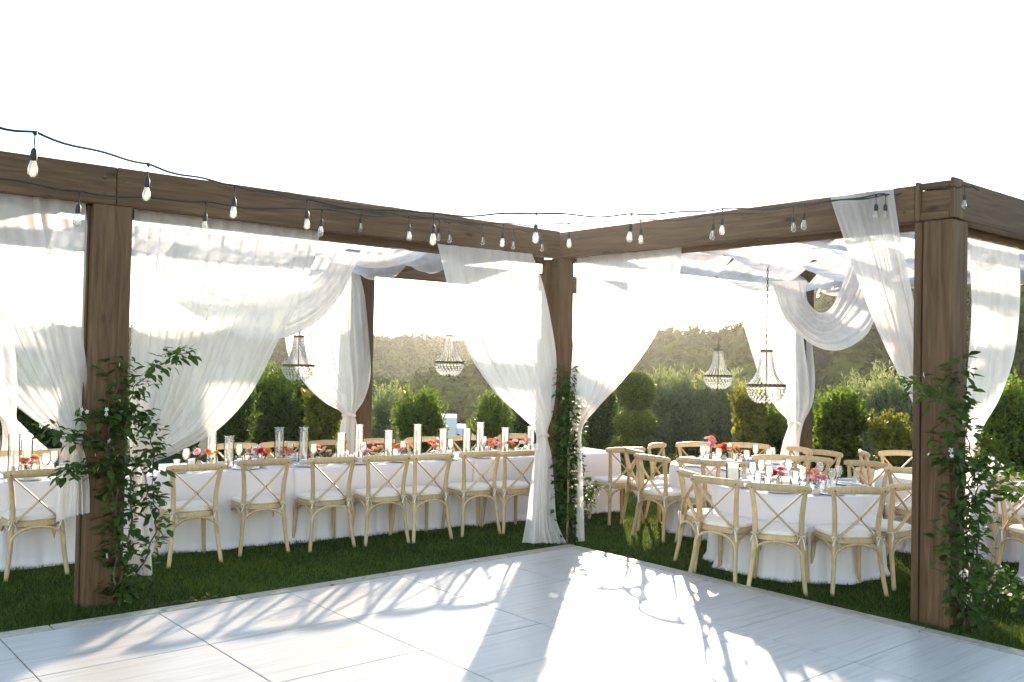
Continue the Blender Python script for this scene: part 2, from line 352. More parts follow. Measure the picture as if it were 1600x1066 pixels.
# ------------------------------------------------------------------ pergola
pg = thing('pergola', 'weathered brown timber pergola with square posts and heavy beams around the dance floor', 'pergola')
def timber(name, x0, x1, y0, y1, z0, z1, ax, parent=pg, ch=.006):
    mb = MB(); mb.box((0, 0, 0), (x1 - x0, y1 - y0, z1 - z0), ch=ch)
    return mb.build(name, 'timber_' + ax, parent, False, ((x0 + x1) / 2, (y0 + y1) / 2, (z0 + z1) / 2))
ZB, ZT = 2.95, 3.235
def post(x0, x1, y0, y1, boards=()):
    p = timber('post', x0, x1, y0, y1, LAWN - .1, ZB - .002, 'z', pg, .008)
    c = p.location
    for (a0, a1, b0, b1, z0, z1) in boards:
        o = timber('trim_board', a0, a1, b0, b1, z0, z1, 'z', pg, .004); o.parent = p; o.location = o.location - c
    return p
post(-4.53, -4.25, .42, .62, [(-4.548, -4.532, .50, .58, LAWN, ZB - .01)])
post(.19, .40, .42, .63, [(.125, .188, .56, .64, LAWN, ZB - .01)])
post(.20, .46, -3.72, -3.50, [(.185, .44, -3.498, -3.445, LAWN, ZB - .01), (.462, .478, -3.60, -3.52, LAWN, ZB - .02)])
post(-.17, .07, 3.9, 4.12); post(4.88, 5.1, .42, .64); post(-4.75, -4.5, 3.9, 4.12); post(4.88, 5.1, -3.72, -3.5)
timber('beam', -9.5, -4.372, .425, .56, ZB, ZT, 'x'); timber('beam', -4.368, .187, .42, .56, ZB, ZT, 'x')
timber('beam', .19, .33, -3.44, .56, ZB, ZT - .012, 'y')
timber('beam', .345, 5.1, -3.72, -3.58, ZB + .004, ZT + .012, 'x')
# boxed head of the corner post
timber('corner_block', .235, .34, -3.705, -3.46, ZB + .065, ZT - .055, 'y'); timber('corner_block', .185, .235, -3.475, -3.445, ZB + .0, ZT + .01, 'z')
timber('corner_block', .195, .335, -3.70, -3.48, ZB + .003, ZB + .06, 'y'); timber('corner_block', .195, .335, -3.70, -3.48, ZT - .05, ZT - .003, 'y')
timber('corner_block', .19, .343, -3.735, -3.705, ZB + .006, ZT + .016, 'z')
timber('ledger', -9.5, .12, .585, .64, ZB - .06, ZB + .06, 'x'); timber('ledger', .345, .40, -3.42, .40, ZB - .045, ZB + .06, 'y'); timber('ledger', .5, 5.1, -3.565, -3.50, ZB - .05, ZB + .06, 'x')
for b_ in ((-9.5, 5.1, 3.95, 4.09, 'x'), (.42, 5.1, .44, .58, 'x')): timber('beam', b_[0], b_[1], b_[2], b_[3], ZB + .002, ZT - .02, b_[4])
timber('beam', -.12, .02, .58, 3.94, ZB + .003, ZT - .02, 'y'); timber('beam', 4.95, 5.09, -3.5, .43, ZB + .003, ZT - .02, 'y'); timber('beam', -4.7, -4.56, .58, 3.94, ZB + .003, ZT - .02, 'y')
for y_ in (1.56, 2.75):
    timber('rafter', -4.55, -.13, y_ - .028, y_ + .028, ZB + .06, ZB + .165, 'x'); timber('rafter', -9.4, -4.71, y_ - .028, y_ + .028, ZB + .06, ZB + .165, 'x')
for y_ in (-.7, -1.88, -2.8): timber('rafter', .335, 4.94, y_ - .028, y_ + .028, ZB + .06, ZB + .165, 'x')

bolt = MB(); bolt.lathe([(.016, 0), (.016, .003), (.010, .005), (.010, .012), (.006, .014)], 10); bolt_m = bolt.mesh('bolt', 'bronze')
for x_, z_ in ((-4.46, 3.03), (-4.32, 3.15), (-4.46, 3.15), (-.02, 3.02), (.08, 3.15), (-2.2, 3.1)): link('bolt', bolt_m, pg, (x_, .42, z_), (math.pi / 2, 0, 0))
for y_, z_ in ((.30, 3.03), (.18, 3.14), (-3.36, 3.03), (-3.3, 3.14), (-1.7, 3.1)): link('bolt', bolt_m, pg, (.19, y_, z_), (0, -math.pi / 2, 0))
mb = MB(); mb.box((.183, .48, 2.90), (.010, .11, .10), ch=.004); mb.build('bracket', 'bronze', pg, False)

# ------------------------------------------------------------------ sheer curtains
def curtain(name, label, rows, conv, npl, nrm, nu=170, nv=110, mat='sheer', seed=0, tie=None, cat='curtain', group=None, ease=None):
    """rows: (leftx,lefty,rightx,righty,plane,amp); conv(x,y,plane)->point; nrm: way the folds push"""
    rg = np.random.default_rng(seed + 100)
    L = np.array([conv(r[0], r[1], r[4]) for r in rows]); Rr = np.array([conv(r[2], r[3], r[4]) for r in rows]); A = np.array([[r[5]] for r in rows])
    L = cr(L, nv); Rr = cr(Rr, nv); A = np.clip(cr(A, nv)[:, 0], 0, 1)
    u = np.linspace(0, 1, nu)[None, :]; v = np.linspace(0, 1, nv)[:, None]
    npl = npl * .72
    uw = u + .012 * np.sin(2 * np.pi * (2.3 * u + rg.uniform()) + 3 * v) + .006 * np.sin(9 * v + 20 * u)
    f0 = 1
    P = L[:, None, :] * (1 - uw[..., None]) + Rr[:, None, :] * uw[..., None]
    ph = rg.uniform(0, 6.28, 6); w1 = .5 * np.sin(2 * np.pi * 1.7 * u + ph[0]) + .35 * np.sin(2 * np.pi * 3.1 * u + ph[1])
    am = .12 + .88 * smooth(.25, .95, .5 + .5 * np.sin(2 * np.pi * 2.1 * u + ph[2] + 1.1 * v))
    f = np.sin(2 * np.pi * npl * u + 2.5 * w1 + ph[3]) * am + .22 * np.sin(2 * np.pi * npl * 1.73 * u + ph[4] + 2 * v) * (1.1 - am) + .06 * am * np.sin(2 * np.pi * npl * 3.3 * u + ph[5])
    f = f * A[:, None] * .72
    f = f + .025 * np.sin(2 * np.pi * (1.2 * u + .8 * v) + ph[0]) * np.minimum(1, 6 * v)
    Wd = np.linalg.norm(Rr - L, axis=1)[:, None]
    side = (Rr - L) / np.maximum(Wd[..., None][:, 0], 1e-4)
    g = .35 * np.cos(2 * np.pi * npl * u + 2.5 * w1 + ph[3]) * A[:, None] * .5
    P = P + f[..., None] * np.array(nrm)[None, None, :] + g[..., None] * side[:, None, :]
    I = np.arange(nu * nv).reshape(nv, nu); F = np.stack([I[:-1, :-1], I[:-1, 1:], I[1:, 1:], I[1:, :-1]], -1).reshape(-1, 4)
    base = P[-1].mean(0)
    me = npmesh(name, P.reshape(-1, 3) - base, F, mat)
    if tie is None:
        o = link(name, me, None, base); return tag(o, label, cat, group)
    t = thing(name, label, cat, base, 0, group); link('panel', me, t)
    mb = MB(); c = conv(tie[0], tie[1], tie[4]) - base; r0 = tie[2]; pts = []
    for k in range(25):
        a = 2 * math.pi * k / 24; pts.append((c[0] + r0 * math.cos(a), c[1] + r0 * math.sin(a), c[2] + .012 * math.sin(2 * a)))
    mb.tube(pts, [tie[3] * (.85 + .3 * random.random()) for _ in pts], 8, False)
    mb.build('tie_band', mat, t); return t
NY = (0, -1, 0); NX = (-1, 0, 0)
curtain('curtain', 'sheer white curtain tied back to the left post above a ragged short tail', [(-175, 283, 128, 305, .5, .02), (-135, 390, 138, 395, .5, .03), (-95, 470, 146, 480, .5, .04), (-45, 550, 154, 560, .48, .045), (5, 615, 158, 612, .46, .05), (52, 655, 150, 652, .45, .045), (96, 684, 127, 684, .44, .03), (92, 720, 134, 718, .43, .035), (90, 765, 139, 758, .42, .04), (87, 815, 140, 800, .41, .045)], onY, 13, NY, seed=1, mat='sheer_thin', tie=(112, 686, .06, .018, .45))
curtain('curtain', 'broad sheer curtain swept left behind the leafy left post, tail reaching the grass', [(207, 320, 498, 357, .52, .02), (206, 385, 490, 400, .52, .03), (205, 450, 466, 470, .52, .035), (204, 520, 432, 540, .52, .04), (203, 590, 392, 615, .53, .045), (203, 645, 338, 672, .54, .05), (203, 688, 272, 708, .55, .05), (204, 718, 232, 727, .56, .035), (203, 760, 230, 765, .56, .035), (200, 830, 234, 835, .56, .04), (197, 900, 238, 898, .56, .045)], onY, 17, NY, nu=220, seed=2, mat='sheer_thin', tie=(217, 724, .06, .016, .56))
curtain('curtain', 'sheer curtain knotted left of the centre post with its tail pooled by the floor corner', [(681, 381, 832, 397, .385, .02), (693, 440, 850, 445, .38, .03), (709, 505, 866, 508, .37, .04), (735, 562, 875, 562, .36, .045), (776, 616, 874, 612, .35, .05), (816, 651, 868, 648, .34, .05), (840, 677, 858, 679, .33, .03), (837, 715, 864, 715, .32, .035), (829, 765, 867, 765, .30, .04), (822, 815, 870, 815, .27, .045), (814, 848, 886, 850, .20, .05)], onY, 11, NY, seed=3, tie=(849, 679, .05, .014, .33))
curtain('curtain', 'sheer curtain sweeping away to the right of the centre post in the sun glare', [(904, 401, 1062, 386, .30, .02), (902, 440, 1058, 432, .30, .03), (900, 490, 1043, 482, .30, .04), (898, 540, 1016, 540, .29, .045), (896, 590, 976, 594, .28, .05), (895, 632, 935, 638, .27, .045), (895, 668, 911, 670, .27, .03), (896, 720, 909, 722, .27, .03), (897, 790, 910, 790, .27, .03), (897, 846, 911, 846, .27, .03)], onX, 11, NX, seed=4, tie=(902, 668, .045, .013, .27))
curtain('curtain', 'white curtain thrown over the right beam and pulled behind the right corner post', [(1302, 300, 1396, 291, .24, .004), (1300, 309, 1398, 300, .165, .006), (1322, 372, 1406, 362, .15, .02), (1345, 437, 1418, 432, .17, .035), (1373, 512, 1431, 507, .2, .045), (1403, 582, 1440, 578, .24, .045), (1427, 634, 1446, 634, .28, .035), (1438, 664, 1452, 664, .31, .025)], onX, 9, NX, seed=5)
curtain('curtain', 'narrow sheer curtain right of the right corner post, gathered low behind the vine', [(1513, 350, 1591, 377, -3.53, .02), (1511, 430, 1590, 440, -3.53, .03), (1509, 500, 1588, 500, -3.53, .04), (1507, 560, 1581, 565, -3.53, .045), (1507, 620, 1562, 625, -3.53, .045), (1508, 665, 1538, 668, -3.53, .04), (1508, 700, 1524, 700, -3.53, .025), (1505, 780, 1520, 780, -3.53, .03), (1501, 880, 1517, 880, -3.53, .03), (1497, 950, 1519, 948, -3.53, .03)], onY, 8, NY, seed=6, tie=(1516, 700, .045, .013, -3.53))
curtain('curtain', 'sheer curtain knotted at the rear post behind the long table', [(490, 416, 561, 423, 3.84, .03), (468, 465, 571, 465, 3.84, .05), (450, 515, 577, 520, 3.82, .07), (456, 560, 580, 568, 3.80, .08), (482, 602, 577, 600, 3.78, .08), (509, 629, 567, 627, 3.77, .07), (535, 646, 554, 647, 3.76, .05), (531, 668, 557, 667, 3.75, .06), (528, 715, 558, 715, 3.75, .06), (525, 777, 560, 777, 3.75, .06)], onY, 10, NY, seed=7, tie=(545, 648, .075, .02, 3.76))
curtain('curtain', 'creamy backlit curtain tied low at the far right rear post', [(1146, 440, 1258, 449, .39, .03), (1157, 495, 1268, 505, .39, .05), (1172, 550, 1271, 556, .38, .07), (1192, 605, 1271, 600, .37, .08), (1211, 638, 1265, 632, .36, .08), (1229, 660, 1252, 660, .35, .05), (1222, 690, 1246, 690, .34, .06), (1215, 720, 1247, 720, .34, .06), (1211, 772, 1250, 772, .34, .06)], onY, 10, NY, seed=8, tie=(1241, 661, .075, .02, .35))
curtain('curtain', 'sunlit white curtain far left behind the leftmost tied curtain', [(-90, 430, 6, 440, 3.84, .04), (-80, 520, 20, 530, 3.84, .06), (-70, 600, 26, 610, 3.82, .07), (-10, 648, 24, 650, 3.8, .05), (2, 660, 32, 662, 3.8, .04), (4, 690, 58, 688, 3.8, .06), (0, 720, 80, 716, 3.78, .07), (-6, 800, 92, 800, 3.78, .07)], onY, 9, NY, seed=9)
curtain('fabric_swag', 'white fabric swag looping between rafters behind the broad left curtain', [(246, 385, 226, 420, 1.62, .02), (282, 415, 274, 470, 1.64, .04), (345, 446, 345, 511, 1.66, .05), (410, 463, 413, 531, 1.66, .05), (466, 451, 480, 511, 1.66, .05), (503, 424, 530, 462, 1.64, .04), (522, 392, 562, 398, 1.62, .02)], onY, 4, NY, nu=90, seed=10, mat='sheer_thick_shaded', cat='swag')
curtain('fabric_swag', 'deep white fabric swag hanging between the right beam and the rear post', [(1262, 438, 1208, 440, 10.6, .03), (1264, 466, 1228, 496, 10.2, .05), (1281, 486, 1266, 536, 9.7, .06), (1299, 478, 1306, 547, 9.3, .06), (1316, 438, 1346, 528, 8.9, .06), (1330, 400, 1369, 490, 8.4, .05), (1340, 352, 1392, 400, 8.0, .05)], at, 9, NX, nu=100, seed=11, mat='sheer_thick_shaded', cat='swag')
curtain('fabric_swag', 'small bunched white swag under the beam left of the rear post', [(492, 372, 486, 392, 2.2, .02), (520, 388, 515, 404, 2.2, .04), (560, 395, 556, 416, 2.2, .05), (605, 398, 602, 418, 2.2, .04), (650, 388, 655, 404, 2.2, .03), (680, 372, 690, 380, 2.2, .02)], onY, 3, NY, nu=60, seed=12, cat='swag')
def canopy(label, x0, x1, ys, sag, seed, alongx=False):
    rg = np.random.default_rng(seed); nu, nv = 50, 120; t = np.linspace(0, len(ys) - 1, nv); k = np.minimum(t.astype(int), len(ys) - 2); fr = t - k
    yy = np.array([ys[i] * (1 - q) + ys[i + 1] * q for i, q in zip(k, fr)]); sg = np.array([sag[i] for i in k]) * 4 * fr * (1 - fr)
    u = np.linspace(0, 1, nu); ph = rg.uniform(0, 6.28, 4)
    Xg = x0 + (x1 - x0) * u[None, :] + .05 * np.sin(yy[:, None] * 2 + ph[0]) + (.12 * (u[None, :] - .5)) * np.sin(fr[:, None] * math.pi) * -1
    Zg = 3.145 - sg[:, None] * (1 + .25 * np.sin(u[None, :] * 5 + ph[1])) - .02 * (1 + np.sin(2 * np.pi * 7 * u + ph[2] + np.sin(9 * u)))[None, :] * (.4 + sg[:, None] * 2) - .035 * np.abs(2 * u - 1)[None, :] ** 3
    Yg = np.repeat(yy[:, None], nu, 1)
    P = np.stack([Xg, Yg, Zg] if not alongx else [Yg, Xg, Zg], -1).reshape(-1, 3); c = P.mean(0)
    I = np.arange(nu * nv).reshape(nv, nu); F = np.stack([I[:-1, :-1], I[:-1, 1:], I[1:, 1:], I[1:, :-1]], -1).reshape(-1, 4)
    tag(link('canopy_cloth', npmesh('canopy_cloth', P - c, F, 'sheer_canopy'), None, c), label, 'canopy', 'sheer canopy lengths laid over the rafters')
YL = [.60, 1.56, 2.75, 3.95]; YR = [.45, -.7, -1.88, -2.8, -3.55]
for i, (a, b_) in enumerate(((-4.2, -3.0), (-2.85, -1.6), (-1.45, -.15))): canopy('sheer canopy length over the long table, %s from the centre post' % ['farthest', 'middle one', 'nearest'][i], a, b_, YL, [.13, .22, .25], i)
for i, (a, b_) in enumerate(((-6.0, -4.9),)): canopy('sheer canopy length above the bay left of the left post', a, b_, YL, [.15, .24, .2], 9 + i)
for i, (a, b_) in enumerate(((.42, 1.75), (1.9, 3.3), (3.45, 4.85))): canopy('sheer canopy length over the round tables, %s the right beam' % ['closest to', 'second from', 'farthest from'][i], a, b_, YR, [.28, .24, .26, .22], 20 + i)

# ------------------------------------------------------------------ cross-back chairs
def make_chair():
    t = thing('cross_back_chair', 'x', 'chair')
    for s in (-1, 1):
        P = cr([(s * .232, -.275, 0), (s * .205, -.235, .22), (s * .19, -.205, .44), (s * .188, -.205, .60), (s * .202, -.225, .75), (s * .222, -.245, .865)], 16)
        mb = MB(); mb.tube(P, list(np.interp(np.linspace(0, 1, 16), [0, .5, 1], [.018, .0235, .019])), 8); mb.build('back_leg', 'chair_wood', t)
        P = cr([(s * .225, .215, 0), (s * .208, .195, .22), (s * .20, .18, .44)], 8)
        mb = MB(); mb.tube(P, list(np.linspace(.0175, .024, 8)), 8); mb.build('front_leg', 'chair_wood', t)
    mb = MB(); P = [(x, -.222 - .055 * math.cos(x / .265 * math.pi / 2), .862 + .010 * math.cos(x / .265 * math.pi / 2)) for x in np.linspace(-.265, .265, 15)]
    mb.tube(P, [.022] + [.033] * 13 + [.022], 10, flat=(.55, 1.0)); top = mb.build('top_rail', 'chair_wood', t)
    mb = MB()
    for s in (-1, 1): mb.lathe([(.006, -.004), (.006, .004)], 8, (0, 0, 0))
    v = mb.v; mb.v = [(p[0] + (-.215 if i < 16 else .215), -.266 + p[2], .862 + p[1]) for i, p in enumerate(v)]; mb.build('rivet', 'rivet', top)
    for s in (-1, 1):
        P = [(s * (-.205 + .375 * q), -.238 - .032 * math.sin(q * math.pi) + (.006 * s) + .018 * q, .845 - .375 * q) for q in np.linspace(0, 1, 12)]
        mb = MB(); mb.tube(P, .0185, 8, flat=(.95, .42)); sl = mb.build('cross_slat', 'chair_wood', t)
        if s == 1:
            mb = MB(); mb.lathe([(.006, -.004), (.006, .004)], 8); mb.v = [(-.205 + .375 * .545 + p[0], -.287 + p[2], .845 - .375 * .545 + p[1]) for p in mb.v]; mb.build('rivet', 'rivet', sl)
    def seatring(k, z): # rounded trapezoid seat outline
        out = []
        for i in range(40):
            a = 2 * math.pi * i / 40; c, s_ = math.cos(a), math.sin(a); e = .55
            x = math.copysign(abs(c) ** e, c); y = math.copysign(abs(s_) ** e, s_)
            out.append((x * (.215 + .02 * y) * k, y * .215 * k - .0, z))
        return out
    def stack(rings):
        mb = MB(); V = sum(rings, []); n_ = 40; F = []
        for i in range(len(rings) - 1):
            for j in range(n_): F.append((i * n_ + j, i * n_ + (j + 1) % n_, (i + 1) * n_ + (j + 1) % n_, (i + 1) * n_ + j))
        F += [tuple(range(n_))[::-1], tuple(range((len(rings) - 1) * n_, len(rings) * n_))]; mb.add(V, F); return mb
    stack([seatring(.97, .415), seatring(1.03, .424), seatring(1.03, .456), seatring(.98, .466)]).build('seat', 'chair_wood', t)
    stack([seatring(.96, .467), seatring(1.01, .478), seatring(1.0, .502), seatring(.92, .514), seatring(.5, .520)]).build('cushion', 'cushion', t)
    def arch(p, q, top_):
        mb = MB(); P = []
        for a in np.linspace(0, math.pi, 17):
            k = (1 - math.cos(a)) / 2; P.append((p[0] + (q[0] - p[0]) * k, p[1] + (q[1] - p[1]) * k, p[2] + (top_ - p[2]) * math.sin(a) ** .62))
        mb.tube(P, .0125, 6); mb.build('bow_brace', 'chair_wood', t)
    arch((-.205, -.238, .235), (.205, -.238, .235), .42); arch((-.212, .195, .235), (.212, .195, .235), .42)
    for s in (-1, 1): arch((s * .207, -.232, .235), (s * .21, .195, .235), .42)
    for s in (-1, 1):
        mb = MB(); c = Vector((s * .19, -.228, .475))
        for g in (-1, 1):
            lp = [c + Vector((g * .034 * math.sin(a), -.012 - .008 * math.sin(a), .020 * math.sin(2 * a) - .004)) for a in np.linspace(0, math.pi, 7)]
            mb.tube(lp, .004, 4, flat=(1.4, .5)); mb.tube([c, c + Vector((g * .02, -.022, -.035)), c + Vector((g * .03, -.02, -.085 - .02 * g))], .004, 4, flat=(1.4, .5))
        lp = [Vector((s * .19 + .027 * math.cos(a), -.205 + .027 * math.sin(a), .475)) for a in np.linspace(0, 2 * math.pi, 10)]; mb.tube(lp, .005, 4, False); mb.build('tie_ribbon', 'ribbon', t)
    return t
chair0 = make_chair(); used = []
def place_chair(rx, ry, face, label, group, dz=0, tilt=0):
    """rx,ry: middle of the top rail; face: unit-ish direction the sitter looks"""
    a = math.atan2(-face[0], face[1]) + tilt; x = rx - math.sin(a) * .25; y = ry + math.cos(a) * .25
    if not used:
        used.append(1); o = chair0; o.location = (x, y, LAWN + .004); o.rotation_euler = (0, 0, a); o['label'] = label; o['group'] = group; return o
    return dup(chair0, (x, y, LAWN + .004 + dz), a, label, group)

# ------------------------------------------------------------------ long table row
TA = R_(-6.5); TD = np.array([math.cos(TA), math.sin(TA)]); TN = np.array([-math.sin(TA), math.cos(TA)])   # along, across (away from floor)
TF = np.array([-2.9, 1.92]); TW = .95; TZ = .70
def tp(s, o): return TF + TD * (s + 2.9 / TD[0] * 0) + TN * o            # s measured from TF
def s_at(px, o, z=TZ):                                                     # where along the table a photo column falls
    d = ray(px, 700)[:2]; A = np.array([[d[0], -TD[0]], [d[1], -TD[1]]]); k = np.linalg.solve(A, TF + TN * o - CAM[:2]); return k[1]
def skirt_cloth(name, label, cx, cy, rot, hx, hy, rc, z0, z1, mat, seed, group, nfold, famp, rnd=False):
    rg = np.random.default_rng(seed); per = []
    if rnd:
        for a in np.linspace(0, 2 * math.pi, 360, endpoint=False): per.append((hx * math.cos(a), hx * math.sin(a), math.cos(a), math.sin(a)))
    else:
        segs = [((hx - rc, -hy), (1, 0)), ]
        def line(p, q, nx, ny, k):
            for t in np.linspace(0, 1, k, endpoint=False): per.append((p[0] + (q[0] - p[0]) * t, p[1] + (q[1] - p[1]) * t, nx, ny))
        def arc(c, a0, k=16):
            for t in np.linspace(0, math.pi / 2, k, endpoint=False): a = a0 + t; per.append((c[0] + rc * math.cos(a), c[1] + rc * math.sin(a), math.cos(a), math.sin(a)))
        line((-hx + rc, -hy), (hx - rc, -hy), 0, -1, 180); arc((hx - rc, -hy + rc), -math.pi / 2)
        line((hx, -hy + rc), (hx, hy - rc), 1, 0, 50); arc((hx - rc, hy - rc), 0)
        line((hx - rc, hy), (-hx + rc, hy), 0, 1, 120); arc((-hx + rc, hy - rc), math.pi / 2); line((-hx, hy - rc), (-hx, -hy + rc), -1, 0, 50); arc((-hx + rc, -hy + rc), math.pi)
    per = np.array(per); n_ = len(per); ds = np.hypot(*(np.roll(per[:, :2], -1, 0) - per[:, :2]).T); s = np.concatenate([[0], np.cumsum(ds)[:-1]]); Lp = ds.sum()
    ph = rg.uniform(0, 6.28, 6); k = 2 * np.pi * s / Lp
    fold = np.sin(nfold * k + ph[0] + 1.2 * np.sin(3 * k + ph[1])) * (.6 + .4 * np.sin(5 * k + ph[2])) + .3 * np.sin(round(nfold * 2.3) * k + ph[3] + .8 * np.sin(4 * k)) * (.5 + .5 * np.sin(2 * k + ph[5])) + .1 * np.sin(round(nfold * 4.1) * k + ph[4])
    if not rnd:
        cornr = np.exp(-((np.abs(per[:, 0]) - hx) / .13) ** 2) * np.exp(-((np.abs(per[:, 1]) - hy) / .13) ** 2); fold = fold * (1 + 1.5 * cornr) + 1.2 * cornr
    rows = []
    for (r_, zz, fa, off) in [(.0, z1 + .003, 0, 0), (.6, z1 + .003, 0, 0), (.97, z1 + .003, 0, 0)]:
        rows.append(np.stack([per[:, 0] * r_, per[:, 1] * r_, np.full(n_, zz)], -1))
    for q in np.linspace(0, 1, 22):
        dz = q ** 1.0; fa = famp * smooth(.02, 1, np.array(q)); out = .004 + .012 * min(1, q * 8) + .045 * q * (1.0 if rnd else .3)
        d = out + fa * fold; zz = z1 + .002 - (z1 - z0) * dz
        if q > .93: d = d + (.05 * (q - .93) / .07) * (.5 + .5 * np.sin(9 * k + ph[5]))
        rows.append(np.stack([per[:, 0] + per[:, 2] * d, per[:, 1] + per[:, 3] * d, np.full(n_, max(zz, z0))], -1))
    P = np.array(rows); nv = len(rows); I = np.arange(n_ * nv).reshape(nv, n_); J = np.roll(I, -1, 1); F = np.stack([I[:-1], I[1:], J[1:], J[:-1]], -1).reshape(-1, 4)
    me = npmesh(name, P.reshape(-1, 3), F, mat); o = link(name, me, None, (cx, cy, 0), (0, 0, rot)); return tag(o, label, 'tablecloth', group)
def table_frame(cx, cy, rot, hx, hy, label, rnd=False, cat='table'):
    t = thing('folding_table', label, cat, (cx, cy, LAWN), rot); mb = MB()
    if rnd: mb.lathe([(hx - .01, TZ - LAWN - .03), (hx - .01, TZ - LAWN - .002)], 40)
    else: mb.box((0, 0, TZ - LAWN - .016), (2 * hx - .02, 2 * hy - .02, .028))
    mb.build('tabletop', 'stake_wood', t, False)
    for sx in (-1, 1):
        for sy in (-1, 1):
            mb = MB(); mb.tube([(sx * hx * .6, sy * hy * .6, 0), (sx * hx * .62, sy * hy * .62, TZ - LAWN - .03)], .015, 8); mb.build('leg', 'metal', t)
joints = [-3.95, -1.72, .62, 2.86, 5.08]  # along s
joints = [s_at(60, 0) - 1.0, None, None, None, None]
sj1, sj2, send = s_at(462, 0), s_at(742, 0), s_at(972, 0)
joints = [sj1 - 5.0, sj1 - 2.55, sj1, sj2, send]
SEGN = ['leftmost stretch, behind the left post', 'second stretch, under the broad curtain', 'third stretch, below the rear curtain knot', 'far end passing behind the centre post']
for i in range(4):
    a, b_ = joints[i], joints[i + 1]; c = tp((a + b_) / 2, TW / 2 + (.012 if i % 2 else 0))
    skirt_cloth('tablecloth', 'floor-length pale linen cloth on the long table, ' + SEGN[i], c[0], c[1], TA, (b_ - a) / 2 - .006, TW / 2 - (.0 if i % 2 else .008), .05, LAWN + .004, TZ - (.0 if i % 2 else .004), 'linen', 30 + i, 'floor-length cloths of the long table', 17, .024)
    table_frame(c[0], c[1], TA, (b_ - a) / 2 - .03, TW / 2 - .03, 'banquet table under the pale linen cloth, ' + SEGN[i])
GF = 'chairs along the near side of the long table'; GB = 'chairs along the far side of the long table'
fr = [(-4.54, 1.66), (-3.31, 1.39), (-2.61, 1.47), (-1.98, 1.30), (-1.41, 1.20), (-.93, 1.09), (-.31, 1.06), (.14, .92)]
for i, (x, y) in enumerate(fr):
    lab = ('natural wood cross-back chair left of the left post, partly behind a curtain tail' if i == 0 else 'natural wood cross-back chair, %s from left on near side between left and centre posts' % ORD[i - 1])
    place_chair(x, y, TN, lab, GF, tilt=[.05, .02, -.05, .0, -.10, .05, -.06, -.04][i])
for i, px_ in enumerate((12, 95, 365, 440, 512, 585, 660, 728, 800, 868)):
    p = tp(s_at(px_, TW + .30), TW + .30); place_chair(p[0], p[1], -TN, 'cross-back chair on far side of the long table, %s from left, seen over candles' % ORD[i], GB, tilt=random.uniform(-.08, .08))

# ------------------------------------------------------------------ round tables and chairs
ROUND = {'A': (1.28, -1.76, .75), 'B': (2.32, -.34, .75), 'C': (3.55, -2.25, .79), 'D': (2.75, -4.15, .79)}
RL = {'A': 'nearest round table in front of the hanging chandeliers', 'B': 'round table beside the topiary and long table', 'C': 'round table glimpsed left of the right corner post', 'D': 'round table at the right picture edge'}
for k, (x, y, r_) in ROUND.items():
    skirt_cloth('tablecloth', 'floor-length pale cloth draped over ' + RL[k], x, y, .3, r_, r_, .1, LAWN + .004, TZ, 'linen', ord(k), 'round tablecloths', 19, .032, True)
    table_frame(x, y, .3, r_ - .03, r_ - .03, 'table hidden under the cloth, ' + RL[k], True)
def ring_chair(k, rx, ry, label, tilt=0):
    x, y, _ = ROUND[k]; d = np.array([x - rx, y - ry]); place_chair(rx, ry, d / np.linalg.norm(d), label, 'chairs around the round tables', tilt=tilt)
def rail_at(px, py, z=.83): return onZ(px, py, z)[:2]
for px_, py_, k, lab, tl in (
    (1216, 763, 'A', 'cross-back chair seen from behind at nearest round table, left of the two front ones', .05), (1343, 767, 'A', 'cross-back chair seen from behind at nearest round table, right of the two front ones', -.05),
    (1117, 752, 'A', 'cross-back chair at the left of nearest round table, turned sideways, closer one', .1), (1075, 735, 'A', 'cross-back chair at the left of nearest round table, turned sideways, farther one', -.05),
    (1420, 760, 'A', 'cross-back chair partly hidden by left edge of the right corner post', -.1),
    (1357, 726, 'A', 'cross-back chair facing us at nearest round table, in front of the shrubs at right', 0), (1213, 716, 'A', 'cross-back chair facing us beyond red dahlias, left one of a touching pair', 0), (1262, 718, 'A', 'cross-back chair facing us beyond pink flowers, right one of a touching pair', 0),
    (1016, 716, 'B', 'cross-back chair side-on left of the middle round table, nearest the sunlit grass', .1), (988, 706, 'B', 'cross-back chair seen edge-on between long table end and middle round table', .3),
    (1024, 702, 'B', 'cross-back chair left of middle round table, below the topiary', .2), (1085, 699, 'B', 'cross-back chair on far side of middle round table, left of pink stock flowers', 0), (1170, 701, 'B', 'cross-back chair on far side of middle round table, behind yellow flowers', 0),
    (1092, 720, 'B', 'cross-back chair on near side of middle round table, left of the glass candle cylinder', 0), (1130, 725, 'B', 'cross-back chair on near side of middle round table, behind the glass candle cylinder', 0),
    (1252, 708, 'B', 'cross-back chair facing us below the rear right curtain', -.3), (1287, 711, 'B', 'cross-back chair half hidden right of the rear curtain tail', .4),
    (1348, 708, 'C', 'cross-back chair edge-on in front of the dark gap between shrubs', .9), (1403, 709, 'C', 'cross-back chair facing us left of the right corner post, before the low shrub', 0), (1425, 726, 'C', 'cross-back chair overlapping the right corner post, halfway down', .2),
    (1592, 733, 'C', 'cross-back chair at the right picture edge beyond the vine, facing us', -.2)):
    p = rail_at(px_, py_); x, y, _ = ROUND[k]; d = p - np.array([x, y]); dist = np.linalg.norm(d)
    # keep the chair outside the cloth: slide along the line of sight if needed
    v = (p - CAM[:2]) / np.linalg.norm(p - CAM[:2]); q = p.copy(); s_ = 0
    sgn = 1 if np.dot(d, v) > 0 else -1
    while np.linalg.norm(q - np.array([x, y])) < 1.12 and s_ < 60: q = q + v * .02 * sgn; s_ += 1
    ring_chair(k, q[0], q[1], lab, tl)
